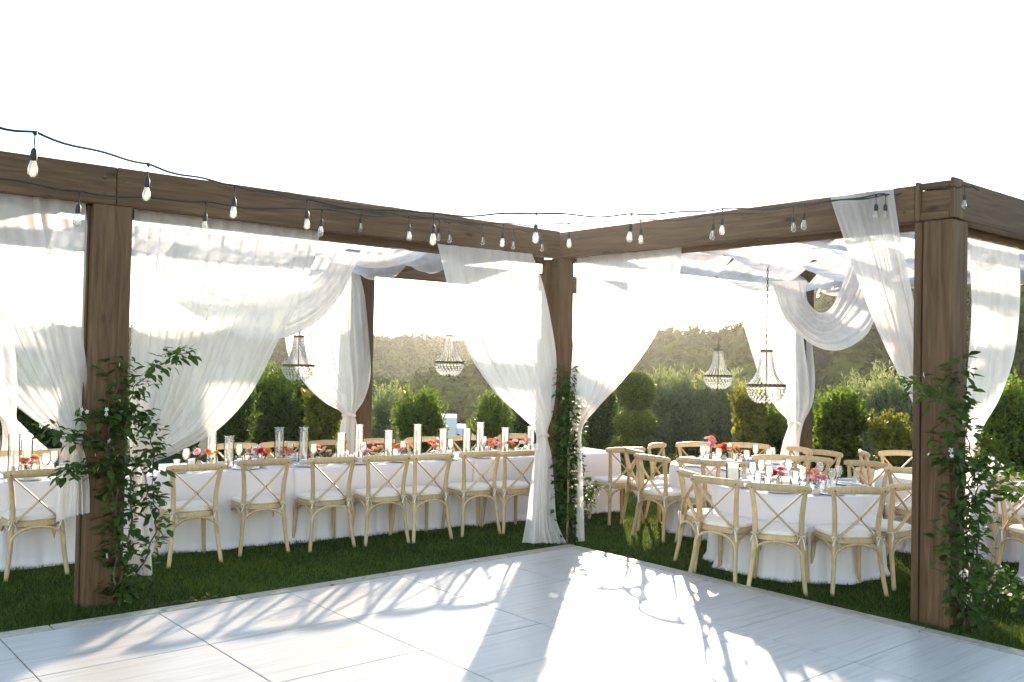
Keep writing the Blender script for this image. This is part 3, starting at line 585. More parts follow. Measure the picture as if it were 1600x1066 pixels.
p = onZ(985, 700, .83)[:2]; place_chair(1.50, .62, TN * .6 + TD * .2, 'cross-back chair seen from behind at the near corner of the long table end', GF, tilt=.15)
place_chair(2.02, -3.47, np.array([.75, -.62]), 'cross-back chair seen from behind right of the vine on the right corner post', 'chairs around the round tables', tilt=.2)

# ------------------------------------------------------------------ table ware
def make_plate():
    t = thing('place_setting_plate', 'x', 'plate'); mb = MB(); mb.lathe([(.001, .004), (.075, .004), (.125, .014), (.133, .018), (.125, .010), (.08, 0), (.001, 0)], 28, cap=False); mb.build('charger_plate', 'ceramic', t)
    mb = MB(); mb.lathe([(.001, .02), (.06, .02), (.098, .03), (.104, .033), (.096, .024), (.06, .016), (.001, .016)], 28, cap=False); mb.build('salad_plate', 'ceramic', t)
    return t
def make_napkin():
    mb = MB()
    for k in range(4): mb.box((.002 * k, .003 * (-1) ** k, .005 + .006 * k), (.10 - .008 * k, .19 - .01 * k, .005), (0.03 * (k % 2), .02 * k, .08 * (k - 1.5)), ch=.002)
    return mb.mesh('napkin', 'napkin', False)
def make_wine():
    mb = MB(); mb.lathe([(.034, 0), (.03, .003), (.006, .008), (.004, .03), (.004, .085), (.012, .095), (.032, .115), (.041, .145), (.040, .17), (.033, .205), (.032, .205), (.039, .17), (.040, .145), (.031, .117), (.004, .098)], 18, cap=False); return mb.mesh('wine_glass', 'glass')
def make_tumbler():
    mb = MB(); mb.lathe([(.03, 0), (.037, .10), (.035, .10), (.028, .006), (.001, .006)], 16, cap=False); return mb.mesh('tumbler', 'glass')
def make_fork():
    mb = MB(); mb.tube([(0, -.09, .003), (0, 0, .005), (0, .05, .003)], [.005, .003, .004], 6, flat=(1, .4)); mb.box((0, .065, .004), (.02, .035, .002))
    for k in range(4): mb.box((-.0085 + .0057 * k, .095, .005), (.003, .035, .002))
    return mb.mesh('fork', 'metal', False)
def make_knife():
    mb = MB(); mb.tube([(0, -.1, .004), (0, -.02, .004)], [.006, .005], 6, flat=(1, .5)); mb.box((.001, .045, .004), (.016, .13, .002), ch=.0008); return mb.mesh('knife', 'metal', False)
def make_hurricane(h, hc):
    t = thing('hurricane_candle', 'x', 'candle'); mb = MB(); r_ = .05
    mb.lathe([(r_, 0), (r_, h), (r_ - .003, h), (r_ - .003, .004), (.001, .004)], 24, cap=False); mb.build('glass_cylinder', 'glass', t)
    mb = MB(); mb.lathe([(.03, .005), (.03, .02), (.017, .03), (.020, .05), (.016, .075), (.019, .085), (.012, .085)], 14); mb.build('candle_holder', 'holder_wood', t)
    mb = MB(); mb.lathe([(.011, .083), (.010, .09 + hc * .8), (.007, .09 + hc), (.002, .093 + hc)], 12); c = mb.build('taper_candle', 'wax', t)
    mb = MB(); mb.tube([(0, 0, .09 + hc), (.001, 0, .10 + hc), (.003, 0, .108 + hc)], .0016, 5); mb.build('wick', 'rivet', c); return t
def make_votive(r_, h):
    t = thing('votive_candle', 'x', 'candle'); mb = MB(); mb.lathe([(r_, 0), (r_ * 1.03, h), (r_ * .97, h), (r_ * .94, .006), (.001, .006)], 20, cap=False); mb.build('glass_cup', 'glass', t)
    mb = MB(); mb.lathe([(r_ * .82, .008), (r_ * .82, h * .78), (r_ * .7, h * .8), (.002, h * .79)], 18); c = mb.build('wax', 'frosted', t); mb = MB(); mb.tube([(0, 0, h * .78), (0, .001, h * .88)], .0015, 5); mb.build('wick', 'rivet', c); return t
plate0 = make_plate(); nap0 = make_napkin(); wine0 = make_wine(); tum0 = make_tumbler(); fork0 = make_fork(); knife0 = make_knife()
first = {}
def put(kind, proto, loc, rz, label, group, cat=None, scale=None):
    if isinstance(proto, bpy.types.Mesh):
        o = link(kind, proto, None, loc, (0, 0, rz)); tag(o, label, cat, group); return o
    if kind not in first:
        first[kind] = 1; proto.location = loc; proto.rotation_euler = (0, 0, rz); proto['label'] = label; proto['group'] = group; return proto
    return dup(proto, loc, rz, label, group, scale)
TT = TZ + .0055
def setting(p, d, where, jit=0):
    """one place: p = plate centre (2d), d = unit direction from the sitter to the table middle"""
    a = math.atan2(-d[0], d[1]); s = np.array([d[1], -d[0]])
    put('dinner_plate', plate0, (p[0], p[1], TT), a, 'stacked white dinner plates ' + where, 'plates at the place settings')
    put('napkin', nap0, (p[0] + .01, p[1], TT + .036), a + random.uniform(-.5, .5), 'folded blush napkin on plate ' + where, 'napkins on the plates', 'napkin')
    q = p - s * .175; put('fork', fork0, (q[0], q[1], TT), a + random.uniform(-.1, .1), 'silver fork left of plate ' + where, 'forks at the place settings', 'fork')
    q = p + s * .175; put('knife', knife0, (q[0], q[1], TT), a + random.uniform(-.1, .1), 'silver knife right of plate ' + where, 'knives at the place settings', 'knife')
    q = p + s * .15 + d * .20; put('wine_glass', wine0, (q[0], q[1], TT), 0, 'clear stemmed wine glass ' + where, 'wine glasses', 'glass')
    q = p + s * .07 + d * .23; put('tumbler', tum0, (q[0], q[1], TT), 0, 'clear water tumbler ' + where, 'tumblers', 'glass')
for i, (x, y) in enumerate(fr):
    s = float(np.dot(np.array([x, y]) - TF, TD)); setting(tp(s, .17), TN, 'at long table near side, %s from left' % ORD[i])
for i, px_ in enumerate((95, 365, 440, 512, 585, 660, 728, 800)):
    s = s_at(px_, TW + .30); setting(tp(s, TW - .17), -TN, 'at long table far side, %s from left' % ORD[i])
for k, ws in (('A', 'nearest round table'), ('B', 'middle round table'), ('C', 'round table by the right post'), ('D', 'round table at right edge')):
    x, y, r_ = ROUND[k]
    for i in range(8 if k in 'AB' else 6):
        a = R_(200 + i * (45 if k in 'AB' else 36) + (8 if k == 'B' else 0)); d = np.array([math.cos(a), math.sin(a)]); setting(np.array([x, y]) + d * (r_ - .18), -d, 'on the %s, %s place clockwise' % (ws, ORD[i]))
h_hi = make_hurricane(.385, .25); h_lo = make_hurricane(.32, .20); vot = make_votive(.042, .085); bigvot = make_votive(.065, .20)
HX = [(22, 0, .5), (42, 1, .6), (331, 0, .45), (358, 1, .35), (436, 0, .45), (474, 0, .40), (533, 1, .35), (561, 0, .62), (607, 1, .5), (652, 0, .45), (692, 1, .5), (729, 1, .45), (750, 0, .5), (789, 1, .42), (829, 1, .5)]
for i, (px_, lo, of) in enumerate(HX):
    p = tp(s_at(px_, of), of); put('hurricane_candle_low' if lo else 'hurricane_candle', h_lo if lo else h_hi, (p[0], p[1], TT), 0, '%s glass cylinder with white taper candle, %s from left on the long table' % ('shorter' if lo else 'taller', ORD[i]), 'hurricane candles on the long table')
for o in list(S.objects):
    if o.name.startswith('hurricane_candle'): o.name = 'hurricane_candle'
for i, (px_, of) in enumerate(((300, .55), (549, .3), (702, .35), (762, .55), (808, .3), (410, .62))):
    p = tp(s_at(px_, of), of); put('votive_candle', vot, (p[0], p[1], TT), 0, 'small frosted white votive candle on long table, ' + ['by the broad curtain edge', 'before the rear curtain knot', 'between two cylinders before the white house', 'next to orange flowers', 'nearest the centre post', 'beside magenta dahlias'][i], 'votive candles')
p = onZ(1145, 757, TZ); put('pillar_jar_candle', bigvot, (p[0], p[1], TT), 0, 'wide glass jar with bright white pillar candle on nearest round table', 'jar candles')
p = onZ(1243, 768, TZ); put('votive_candle', vot, (p[0], p[1], TT), 0, 'frosted white votive candle between dahlia vases on nearest round table', 'votive candles')
p = onZ(1228, 764, TZ); put('votive_candle', vot, (p[0], p[1], TT), 0, 'second frosted votive candle beside the red dahlia on nearest round table', 'votive candles')

# flowers
def bloom_mesh(name, mat, kind):
    V = []; F = []
    def pet(az, tilt, L, W, cup, r0=.0, z0=0.):
        o = len(V); ca, sa = math.cos(az), math.sin(az)
        for i, (t, wd) in enumerate(((0, .25), (.4, .9), (.75, 1.), (1., .35))):
            r = r0 + L * t * math.cos(tilt - cup * t); z = z0 + L * t * math.sin(tilt - cup * t)
            for s in (-1, 0, 1):
                yy = s * W * wd / 2; zz = z + abs(s) * W * .12 * wd
                V.append((r * ca - yy * sa, r * sa + yy * ca, zz))
        for i in range(3):
            for j in range(2): F.append((o + i * 3 + j, o + i * 3 + j + 1, o + i * 3 + j + 4, o + i * 3 + j + 3))
    if kind == 'rose':
        k = 0
        for ring, (n_, tilt, L) in enumerate(((3, 1.45, .016), (5, 1.15, .021), (6, .75, .026), (7, .35, .030))):
            for i in range(n_): pet(2 * math.pi * i / n_ + ring * .6 + random.uniform(-.1, .1), tilt, L, .026, -.25 + .5 * (ring > 1), .004)
    elif kind == 'dahlia':
        for ring in range(6):
            n_ = 6 + ring * 3
            for i in range(n_): pet(2 * math.pi * i / n_ + ring * .4, 1.5 - ring * .27, .018 + .003 * ring, .011, -.2, .003)
    else:
        for ring in range(2):
            for i in range(11): pet(2 * math.pi * i / 11 + ring * .29, .45 - .25 * ring, .030, .011, .25, .004)
    return npmesh(name, V, F, mat)
BL = {}
for k in PET: BL[k] = [bloom_mesh('bloom', 'petal_' + k, kd) for kd in ('rose', 'dahlia', 'gerbera')]
def leafshape(L, W, mat, name='leaf', curl=.25, fold=.25):
    prof = [(0, .05), (.18, .6), (.42, 1.), (.68, .78), (.88, .35), (1, .0)]; V = []; F = []
    for t, wd in prof:
        for s in (-1, 0, 1): V.append((s * W * wd / 2, t * L, -curl * L * t * t + abs(s) * fold * W * wd / 2))
    for i in range(len(prof) - 1):
        for j in range(2): a = i * 3 + j; F.append((a, a + 1, a + 4, a + 3))
    return npmesh(name, V, F, mat, tint=np.full(len(V), .5))
fl_leaf = leafshape(.05, .018, 'leaf_vine')
vase_m = {}
for kk, prof in (('squat', [(.024, 0), (.036, .012), (.038, .03), (.026, .05), (.018, .056), (.020, .064), (.015, .06)]), ('bottle', [(.022, 0), (.026, .01), (.026, .05), (.012, .07), (.011, .09), (.014, .096), (.009, .09)])):
    mb = MB(); mb.lathe(prof, 18); vase_m[kk] = mb.mesh('vase', 'bisque')
def bouquet(p, label, heads, kind='squat', spread=.06, height=.11, scale=1.0, seed=0):
    rg = random.Random(seed); t = thing('flower_vase', label, 'flowers', (p[0], p[1], TT), rg.uniform(0, 6), 'bud vases with garden flowers'); link('vase', vase_m[kind], t)
    n_ = len(heads); mb = MB()
    for i, h in enumerate(heads):
        a = 2 * math.pi * i / n_ + rg.uniform(-.4, .4); r_ = spread * rg.uniform(.35, 1); z = height * rg.uniform(.75, 1.25)
        e = Vector((r_ * math.cos(a), r_ * math.sin(a), z)); mb.tube([(0, 0, .04), e * .6 + Vector((0, 0, .01)), e], .002, 5)
        col, kd = h; b_ = link('flower', BL[col][kd], t, e, (rg.uniform(-.7, .7) + e.y * -6, e.x * 6 + rg.uniform(-.5, .5), rg.uniform(0, 6)), scale * rg.uniform(.85, 1.2))
    mb.build('stems', 'leaf_vine', t)
    for i in range(5):
        a = rg.uniform(0, 6.28); link('leaf', fl_leaf, t, (.02 * math.cos(a), .02 * math.sin(a), .07 + rg.uniform(0, .03)), (rg.uniform(.1, .9), 0, a), rg.uniform(.8, 1.5))
    return t
LB = [(44, .35, 'pink, coral and yellow flowers by the left picture edge', [('pink', 0), ('coral', 0), ('yellow', 0), ('pink', 1), ('yellow', 0), ('peach', 0), ('coral', 2)]),
      (104, .5, 'coral flowers behind the left post vine', [('coral', 0), ('coral', 2), ('peach', 0)]),
      (312, .55, 'pink blooms left of a candle cylinder under the broad curtain edge', [('pink', 0), ('blush', 0), ('pink', 2)]),
      (330, .3, 'single orange ranunculus under the broad curtain edge', [('orange', 2), ('orange', 0), ('yellow', 0)]),
      (392, .55, 'blush roses left of the magenta dahlias', [('blush', 0), ('blush', 1), ('white', 2)]),
      (411, .25, 'magenta dahlias with one big orange bloom', [('magenta', 1), ('orange', 0), ('magenta', 0), ('orange', 1), ('coral', 0)]),
      (448, .45, 'orange and coral spikes between two tall cylinders', [('orange', 0), ('coral', 2), ('orange', 2), ('coral', 0), ('pink', 0)]),
      (497, .45, 'pale pink and blush stems left of the rear curtain tail', [('pink', 0), ('blush', 0), ('peach', 0), ('pink', 2), ('blush', 2)]),
      (510, .3, 'peach blooms beside pale pink stems', [('peach', 0), ('pink', 0), ('blush', 1)]),
      (573, .4, 'pink stocks right of the rear post', [('pink', 0), ('pink', 0), ('coral', 2), ('blush', 0)]),
      (590, .55, 'peach poppies high beside a wine glass', [('peach', 2), ('peach', 0), ('orange', 2), ('pink', 0)]),
      (628, .4, 'pink and orange blooms before the round shrub', [('orange', 0), ('pink', 0), ('peach', 1), ('coral', 2), ('pink', 0)]),
      (640, .55, 'blush and peach blooms under the round shrub', [('blush', 0), ('peach', 0), ('orange', 2)]),
      (678, .45, 'orange and coral pink poppies before the white house', [('orange', 0), ('pink', 2), ('orange', 2), ('coral', 0)]),
      (766, .4, 'orange, yellow and pink blooms right of the white house', [('orange', 0), ('yellow', 0), ('pink', 2), ('orange', 2), ('pink', 0)]),
      (778, .55, 'pink ranunculus behind orange blooms', [('pink', 0), ('pink', 2), ('blush', 0)]),
      (800, .35, 'blush and orange blooms left of the knotted centre curtain', [('pink', 0), ('orange', 0), ('blush', 2), ('coral', 0)]),
      (820, .5, 'pale pink blooms touching the knotted centre curtain', [('blush', 0), ('pink', 0), ('peach', 2)])]
for i, (px_, of, lab, hd) in enumerate(LB):
    bouquet(tp(s_at(px_, of), of), 'small vase of ' + lab, hd, 'squat' if i % 3 else 'bottle', .075, .14, 1.15, seed=i)
for i, (px_, py_, lab, hd, kd) in enumerate(((1216, 763, 'red and coral dahlias on nearest round table', [('red', 1), ('pink', 1), ('red', 0), ('white', 2)], 'bottle'), (1262, 768, 'orange and pink blooms in a tall bottle on nearest round table', [('orange', 1), ('orange', 0), ('pink', 0)], 'bottle'), (1275, 774, 'pink dahlia in a squat vase on nearest round table', [('pink', 1), ('magenta', 0), ('blush', 0), ('coral', 2), ('pink', 0)], 'squat'),
        (1110, 719, 'tall pink stocks on middle round table', [('pink', 0), ('pink', 0), ('blush', 0), ('coral', 0), ('pink', 2), ('blush', 0)], 'bottle'), (1131, 720, 'orange and coral blooms on middle round table', [('orange', 0), ('coral', 0), ('orange', 2), ('red', 0)], 'squat'), (1152, 722, 'golden yellow blooms on middle round table', [('yellow', 0), ('yellow', 2), ('peach', 0), ('coral', 0)], 'squat'))):
    p = onZ(px_, py_, TZ); bouquet(p, 'vase of ' + lab, hd, kd, .07, .15 if i != 3 else .2, 1.25, seed=50 + i)

# ------------------------------------------------------------------ chandeliers
def chandelier(px_, py_, D, dia, label, ztop=ZB):
    c = at(px_, py_, D); k = dia / .36; t = thing('crystal_chandelier', label, 'chandelier', (c[0], c[1], c[2]), random.uniform(0, 1), 'beaded basket chandeliers')
    r_ = .18 * k; rt = .055 * k; zt = .335 * k; zb = -.165 * k
    def ringm(rad, z, h, th):
        mb = MB(); mb.lathe([(rad, z - h / 2), (rad + th, z - h / 2), (rad + th, z + h / 2), (rad, z + h / 2), (rad, z - h / 2)], 32, cap=False); return mb
    ringm(r_, 0, .026 * k, .008).build('basket_ring', 'bronze', t, False); ringm(rt, zt, .022 * k, .006).build('crown_ring', 'bronze', t, False)
    mb = MB()
    for i in range(4):
        a = math.pi / 4 * i; mb.box((0, 0, zt), (2 * rt, .004, .006), (0, 0, a))
    mb.tube([(0, 0, zt + .03), (0, 0, zb - .005)], .005 * k, 8); mb.build('stem', 'bronze', t)
    mb = MB(); mb.lathe([(.03 * k, zb), (.034 * k, zb - .006), (.018 * k, zb - .014), (.006 * k, zb - .02), (.008 * k, zb - .03), (.001, zb - .036)], 14); mb.build('finial', 'bronze', t)
    # strings of beads: swept skirt and basket
    bm = bmesh.new(); bmesh.ops.create_icosphere(bm, subdivisions=1, radius=1); bv = np.array([v.co[:] for v in bm.verts]); bf = np.array([[v.index for v in f.verts] for f in bm.faces]); bm.free()
    pts = []
    for i in range(24):
        a = 2 * math.pi * i / 24
        for q in np.linspace(0, 1, 20):
            rad = rt + (r_ - rt) * (.30 * q + .70 * q ** 4.2); z = zt + (0 - zt) * (q ** .95); pts.append((rad * math.cos(a), rad * math.sin(a), z, .0078 * k * (.8 + .35 * q)))
    for ring in range(8):
        q = ring / 8; rad = r_ * math.cos(q * 1.35) ** .8; z = zb * math.sin(q * 1.45); n_ = max(8, int(26 * rad / r_))
        for i in range(n_):
            a = 2 * math.pi * (i + .5 * (ring % 2)) / n_; pts.append((rad * math.cos(a), rad * math.sin(a), z - .008, .0105 * k)); pts.append((rad * math.cos(a), rad * math.sin(a), z - .019 * k, .0045 * k))
    pts = np.array(pts); V = (bv[None] * pts[:, None, 3:4] * np.array([1, 1, 1.25]) + pts[:, None, :3]).reshape(-1, 3); F = (bf[None] + (np.arange(len(pts)) * len(bv))[:, None, None]).reshape(-1, 3)
    o = link('crystal_beads', npmesh('crystal_beads', V, F, 'crystal', False), t); o['kind'] = 'stuff'
    # chain up to the rafter
    mb = MB(); z = zt + .03; i = 0; top = ztop - c[2]; Lk = .034
    while z < top - .12:
        P = []
        for a in np.linspace(0, 2 * math.pi, 11):
            u_ = .009 * math.cos(a); v_ = Lk * .62 * math.sin(a); P.append((u_, 0, z + Lk / 2 + v_) if i % 2 else (0, u_, z + Lk / 2 + v_))
        mb.tube(P, .0032, 5, False); z += Lk; i += 1
    mb.build('chain', 'bronze', t)
    mb = MB(); mb.tube([(-.045, 0, z + .03), (-.035, 0, z + .005), (-.005, 0, z - .01), (.016, 0, z + .02), (.016, 0, top + .015)], .004, 6); mb.build('hook', 'bronze', t)
    return t
chandelier(1197, 602, 9.4, .372, 'largest beaded crystal chandelier, hanging before the rear right curtain')
chandelier(1122, 587, 11.3, .335, 'beaded crystal chandelier hanging in front of the dark hillside')
chandelier(466, 571, 9.9, .33, 'beaded crystal chandelier hanging left of the rear curtain over the long table')
chandelier(702, 566, 10.9, .33, 'beaded crystal chandelier hanging against the hazy hill right of the rear post')

# ------------------------------------------------------------------ string lights
def make_socket():
    t = link('lamp_drop', None); return t
sock = MB(); sock.lathe([(.004, 0), (.010, -.004), (.012, -.016), (.006, -.022), (.0035, -.025), (.0035, -.085), (.009, -.09), (.014, -.10), (.0165, -.112), (.0165, -.145), (.014, -.150)], 12); sock_m = sock.mesh('lamp_drop', 'rubber')
blb = MB(); blb.lathe([(.012, -.149), (.014, -.158), (.022, -.185), (.025, -.205), (.022, -.222), (.010, -.234), (.0005, -.236)], 14, cap=False); bulb_m = blb.mesh('bulb', 'bulb_glass')
fil = MB(); fil.lathe([(.004, -.15), (.004, -.185), (.002, -.19)], 8); fil.tube([(-.006, 0, -.19), (-.003, 0, -.205), (.003, 0, -.192), (.007, 0, -.205)], .0009, 4); fil_m = fil.mesh('filament', 'filament')
def strand(label, pts, socks, r_=.0062, extra=None, sc=.86):
    """pts: (px,py,D) cable run; socks: indexes of pts that carry a lamp"""
    W = [Vector(at(*p)) for p in pts]; base = W[0].copy(); t = thing('string_light', label, 'string lights', base, 0, 'festoon string lights')
    C = []
    for i in range(len(W) - 1):
        L_ = (W[i + 1] - W[i]).length; ph = random.uniform(0, 6)
        for q in np.linspace(0, 1, 14, endpoint=False):
            C.append(W[i].lerp(W[i + 1], q) - base + Vector((0, 0, -.045 * L_ * 4 * q * (1 - q) * .45 + .012 * math.sin(q * 6.28 + ph) * math.sin(q * math.pi))))
    C.append(W[-1] - base); mb = MB(); mb.tube(C, r_, 6); mb.build('cable', 'rubber', t)
    for i in socks:
        rot = (random.uniform(-.07, .07), random.uniform(-.07, .07), random.uniform(0, 6)); d = link('lamp_drop', sock_m, t, W[i] - base + Vector((0, 0, .004)), rot, sc)
        link('bulb', bulb_m, d); link('filament', fil_m, d)
    return t
A = [(-1500, -60, 2.6), (-500, 110, 3.0), (-120, 172, 3.6), (55, 206, 4.05), (232, 256, 4.9), (367, 290, 5.6), (480, 312, 6.2), (678, 333, 5.7), (838, 333, 6.0), (987, 334, 6.4), (1129, 326, 6.9), (1258, 318, 7.0), (1384, 304, 7.1), (1447, 296, 7.05)]
strand('black festoon string of clear bulbs, upper run nearest the camera', A, range(1, 13))
B = [(-700, 150, 3.9), (-60, 268, 4.8), (125, 299, 5.2), (322, 315, 5.9), (504, 327, 6.7), (639, 337, 7.3), (787, 349, 7.7), (889, 349, 7.6), (1001, 344, 7.6), (1116, 336, 7.4), (1240, 323, 7.3), (1369, 304, 7.15), (1440, 296, 7.05)]
strand('black festoon string of clear bulbs, lower run along the left beam', B, range(2, 12))
Cc = [(440, 309, 7.9), (565, 327, 8.3), (610, 333, 8.55), (687, 344, 8.75), (702, 347, 8.8), (755, 351, 9.0), (803, 358, 9.2), (845, 362, 9.3)]
strand('short festoon string of small bulbs fixed close to the left beam', Cc, (1, 3, 4, 5, 6, 7))
Dd = [(1440, 293, 7.0), (1487, 292, 6.78), (1508, 290, 6.72), (1530, 297, 6.7)]
strand('single clear bulb on a cable end over the right corner post', Dd, (2,), sc=.75)
mb = MB(); W = [at(-1500, -80, 2.6), at(-500, 85, 3.0), at(-120, 152, 3.6), at(232, 240, 4.85), at(480, 306, 6.1), at(700, 329, 5.75), at(1000, 330, 6.4), at(1260, 312, 7.0), at(1447, 292, 7.05)]; P = [Vector(p - W[0]) for p in cr(W, 60)]
mb.tube(P, .0011, 4); o = mb.build('support_wire', 'wire', None, loc=tuple(W[0])); tag(o, 'thin steel support wire above the upper festoon string', 'wire')

# ------------------------------------------------------------------ climbing vines on the posts
vleaf = [leafshape(.074, .046, 'leaf_vine', curl=.2), leafshape(.062, .040, 'leaf_vine', curl=.35, fold=.35), leafshape(.085, .048, 'leaf_vine', curl=.1)]
def star():
    V = []; F = []
    for i in range(5):
        a = 2 * math.pi * i / 5; o = len(V); c, s = math.cos(a), math.sin(a)
        for (r, w_) in ((.002, .002), (.010, .006), (.018, .0005)):
            for g in (-1, 1): V.append((r * c - g * w_ * s, r * s + g * w_ * c, .003 * (r > .009)))
        F += [(o, o + 1, o + 3, o + 2), (o + 2, o + 3, o + 5, o + 4)]
    return npmesh('blossom', V, F, 'petal_white')
star_m = star()
def vine(label, stems, leafn, size, spread, blossoms, seed, parts=True, lab=None):
    """stems: lists of world points; leaves grow along them"""
    rg = random.Random(seed); base = Vector(stems[0][0]); t = thing('climbing_vine', label, 'vine', base, 0, 'vines climbing the pergola posts'); paths = []
    for st in stems:
        C = cr([list(Vector(p) - base) for p in st], 6 * len(st)); C = C + np.array([[.012 * math.sin(i * 1.3), .012 * math.cos(i * 1.7), 0] for i in range(len(C))]); paths.append(C)
        mb = MB(); mb.tube([Vector(c) for c in C], list(np.linspace(.008, .0025, len(C))), 6); mb.build('stem', 'bark', t)
    nleaf = [0]; order = []
    Ls = [np.linalg.norm(np.diff(p, axis=0), axis=1).sum() for p in paths]; tot = sum(Ls); VV = []; FF = []; TT_ = []
    for p, L in zip(paths, Ls):
        k = int(leafn * L / tot)
        for i in range(k):
            q = rg.random(); j = min(int(q * (len(p) - 1)), len(p) - 2); c = Vector(p[j]).lerp(Vector(p[j + 1]), rg.random())
            a = rg.uniform(0, 6.28); rr = spread * rg.random() ** .7; c = c + Vector((rr * math.cos(a), rr * math.sin(a), rg.uniform(-.05, .05)))
            rot = Euler((rg.uniform(-.9, .7), rg.uniform(-.5, .5), a - math.pi / 2 + rg.uniform(-.8, .8))); sc = size * rg.uniform(.6, 1.3)
            if parts and nleaf[0] < 290 and rg.random() < .6: nleaf[0] += 1; link('leaf', vleaf[rg.randrange(3)], t, c, rot, sc)
            else:
                me = vleaf[rg.randrange(3)]; M = rot.to_matrix(); o = len(VV)
                for v in me.vertices: VV.append(tuple(M @ v.co * sc + c))
                for f in me.polygons: FF.append(tuple(o + x for x in f.vertices))
                TT_ += [rg.random()] * len(me.vertices)
    if VV: o = link('foliage', npmesh('foliage', VV, FF, 'leaf_vine', tint=TT_), t); o['kind'] = 'stuff'
    for i in range(blossoms):
        p = paths[rg.randrange(len(paths))]; c = Vector(p[rg.randrange(len(p))]) + Vector((rg.uniform(-1, 1) * spread, -rg.random() * spread, rg.uniform(-.04, .04)))
        link('blossom', star_m, t, c, (rg.uniform(.6, 1.8), rg.uniform(-.6, .6), rg.uniform(0, 6)), rg.uniform(.9, 1.5))
    return t
def W_(conv, *pts): return [tuple(conv(*p)) for p in pts]
Y1 = .36
vine('leafy jasmine vine with white star blossoms climbing the left post', [
    W_(onY, (178, 935, Y1), (182, 850, Y1), (176, 760, Y1 - .02), (170, 690, Y1 - .03), (182, 620, Y1), (185, 560, Y1)),
    W_(onY, (185, 935, Y1), (200, 860, Y1 - .02), (205, 780, Y1 - .04), (196, 700, Y1 - .05), (200, 640, Y1 - .03), (215, 600, Y1 - .03), (262, 562, Y1 - .05), (296, 550, Y1 - .07)),
    W_(onY, (182, 930, Y1), (212, 900, Y1 - .05), (236, 850, Y1 - .1), (246, 800, Y1 - .12), (232, 770, Y1 - .1), (222, 720, Y1 - .08), (240, 700, Y1 - .08)),
    W_(onY, (176, 730, Y1), (160, 690, Y1 - .05), (130, 690, Y1 - .1), (100, 680, Y1 - .12), (68, 668, Y1 - .14)), W_(onY, (172, 740, Y1), (140, 735, Y1 - .06), (112, 728, Y1 - .1), (104, 745, Y1 - .1)),
    W_(onY, (180, 660, Y1), (205, 650, Y1 - .04), (228, 655, Y1 - .08), (236, 680, Y1 - .08), (240, 730, Y1 - .09), (228, 790, Y1 - .09)),
    W_(onY, (180, 640, Y1), (150, 650, Y1 - .06), (140, 640, Y1 - .08)), W_(onY, (180, 760, Y1), (190, 820, Y1 - .05), (178, 880, Y1 - .06))], 1300, .98, .095, 28, 1)
tag(link('plant_stake', (lambda mb: (mb.tube([(0, 0, 0), (.004, .01, .6), (.002, .02, 1.3)], .013, 8), mb.mesh('plant_stake', 'stake_wood'))[1])(MB()), None, tuple(onZ(173, 944, LAWN))), 'thin brown wooden stake among the vine at the left post', 'stake')
vine('dense small-leaved vine covering the lower half of the centre post', [W_(onY, *[(x, y, .27) for k, (x, y) in enumerate(pp)]) for pp in (
    [(884, 848), (880, 780), (876, 720), (882, 660), (884, 600)], [(890, 850), (894, 790), (890, 730), (893, 680), (890, 630), (884, 575)], [(886, 850), (888, 800), (900, 760), (897, 700), (902, 650), (905, 622)], [(892, 850), (884, 800), (888, 740), (884, 690)], [(890, 840), (898, 800), (915, 780), (930, 755)], [(886, 845), (876, 800), (880, 750), (893, 710)])], 3000, .82, .105, 6, 2, parts=False)
tag(link('plant_stake', (lambda mb: (mb.tube([(0, 0, 0), (.004, .0, .5), (.002, .01, 1.0)], .012, 8), mb.mesh('plant_stake', 'stake_wood'))[1])(MB()), None, tuple(onZ(886, 850, LAWN))), 'thin wooden stake among the vine at the centre post', 'stake')
Y3 = -3.78
vine('leafy vine with a few white blossoms climbing the right corner post', [
    W_(onY, (1505, 985, Y3), (1502, 900, Y3), (1500, 820, Y3), (1495, 760, Y3), (1488, 700, Y3), (1480, 650, Y3), (1470, 615, Y3), (1440, 610, Y3 - .02), (1430, 590, Y3 - .02)),
    W_(onY, (1515, 985, Y3 - .02), (1520, 900, Y3 - .05), (1530, 830, Y3 - .06), (1525, 760, Y3 - .05), (1515, 700, Y3 - .03), (1505, 650, Y3), (1500, 600, Y3), (1494, 560, Y3)),
    W_(onY, (1510, 985, Y3), (1512, 880, Y3 - .02), (1510, 800, Y3 - .04), (1520, 740, Y3 - .06), (1545, 720, Y3 - .1), (1570, 735, Y3 - .12), (1585, 765, Y3 - .12), (1598, 775, Y3 - .12)),
    W_(onY, (1520, 985, Y3), (1540, 930, Y3 - .06), (1555, 890, Y3 - .1), (1580, 915, Y3 - .12), (1592, 940, Y3 - .12)), W_(onY, (1505, 960, Y3), (1490, 900, Y3 - .02), (1482, 860, Y3 - .03), (1486, 820, Y3 - .02)),
    W_(onY, (1515, 800, Y3), (1535, 780, Y3 - .06), (1548, 760, Y3 - .08), (1556, 740, Y3 - .08)), W_(onY, (1500, 720, Y3), (1480, 715, Y3 - .02), (1475, 690, Y3 - .02)), W_(onY, (1512, 860, Y3), (1500, 870, Y3 - .05), (1506, 920, Y3 - .06))], 1300, .98, .10, 16, 3)
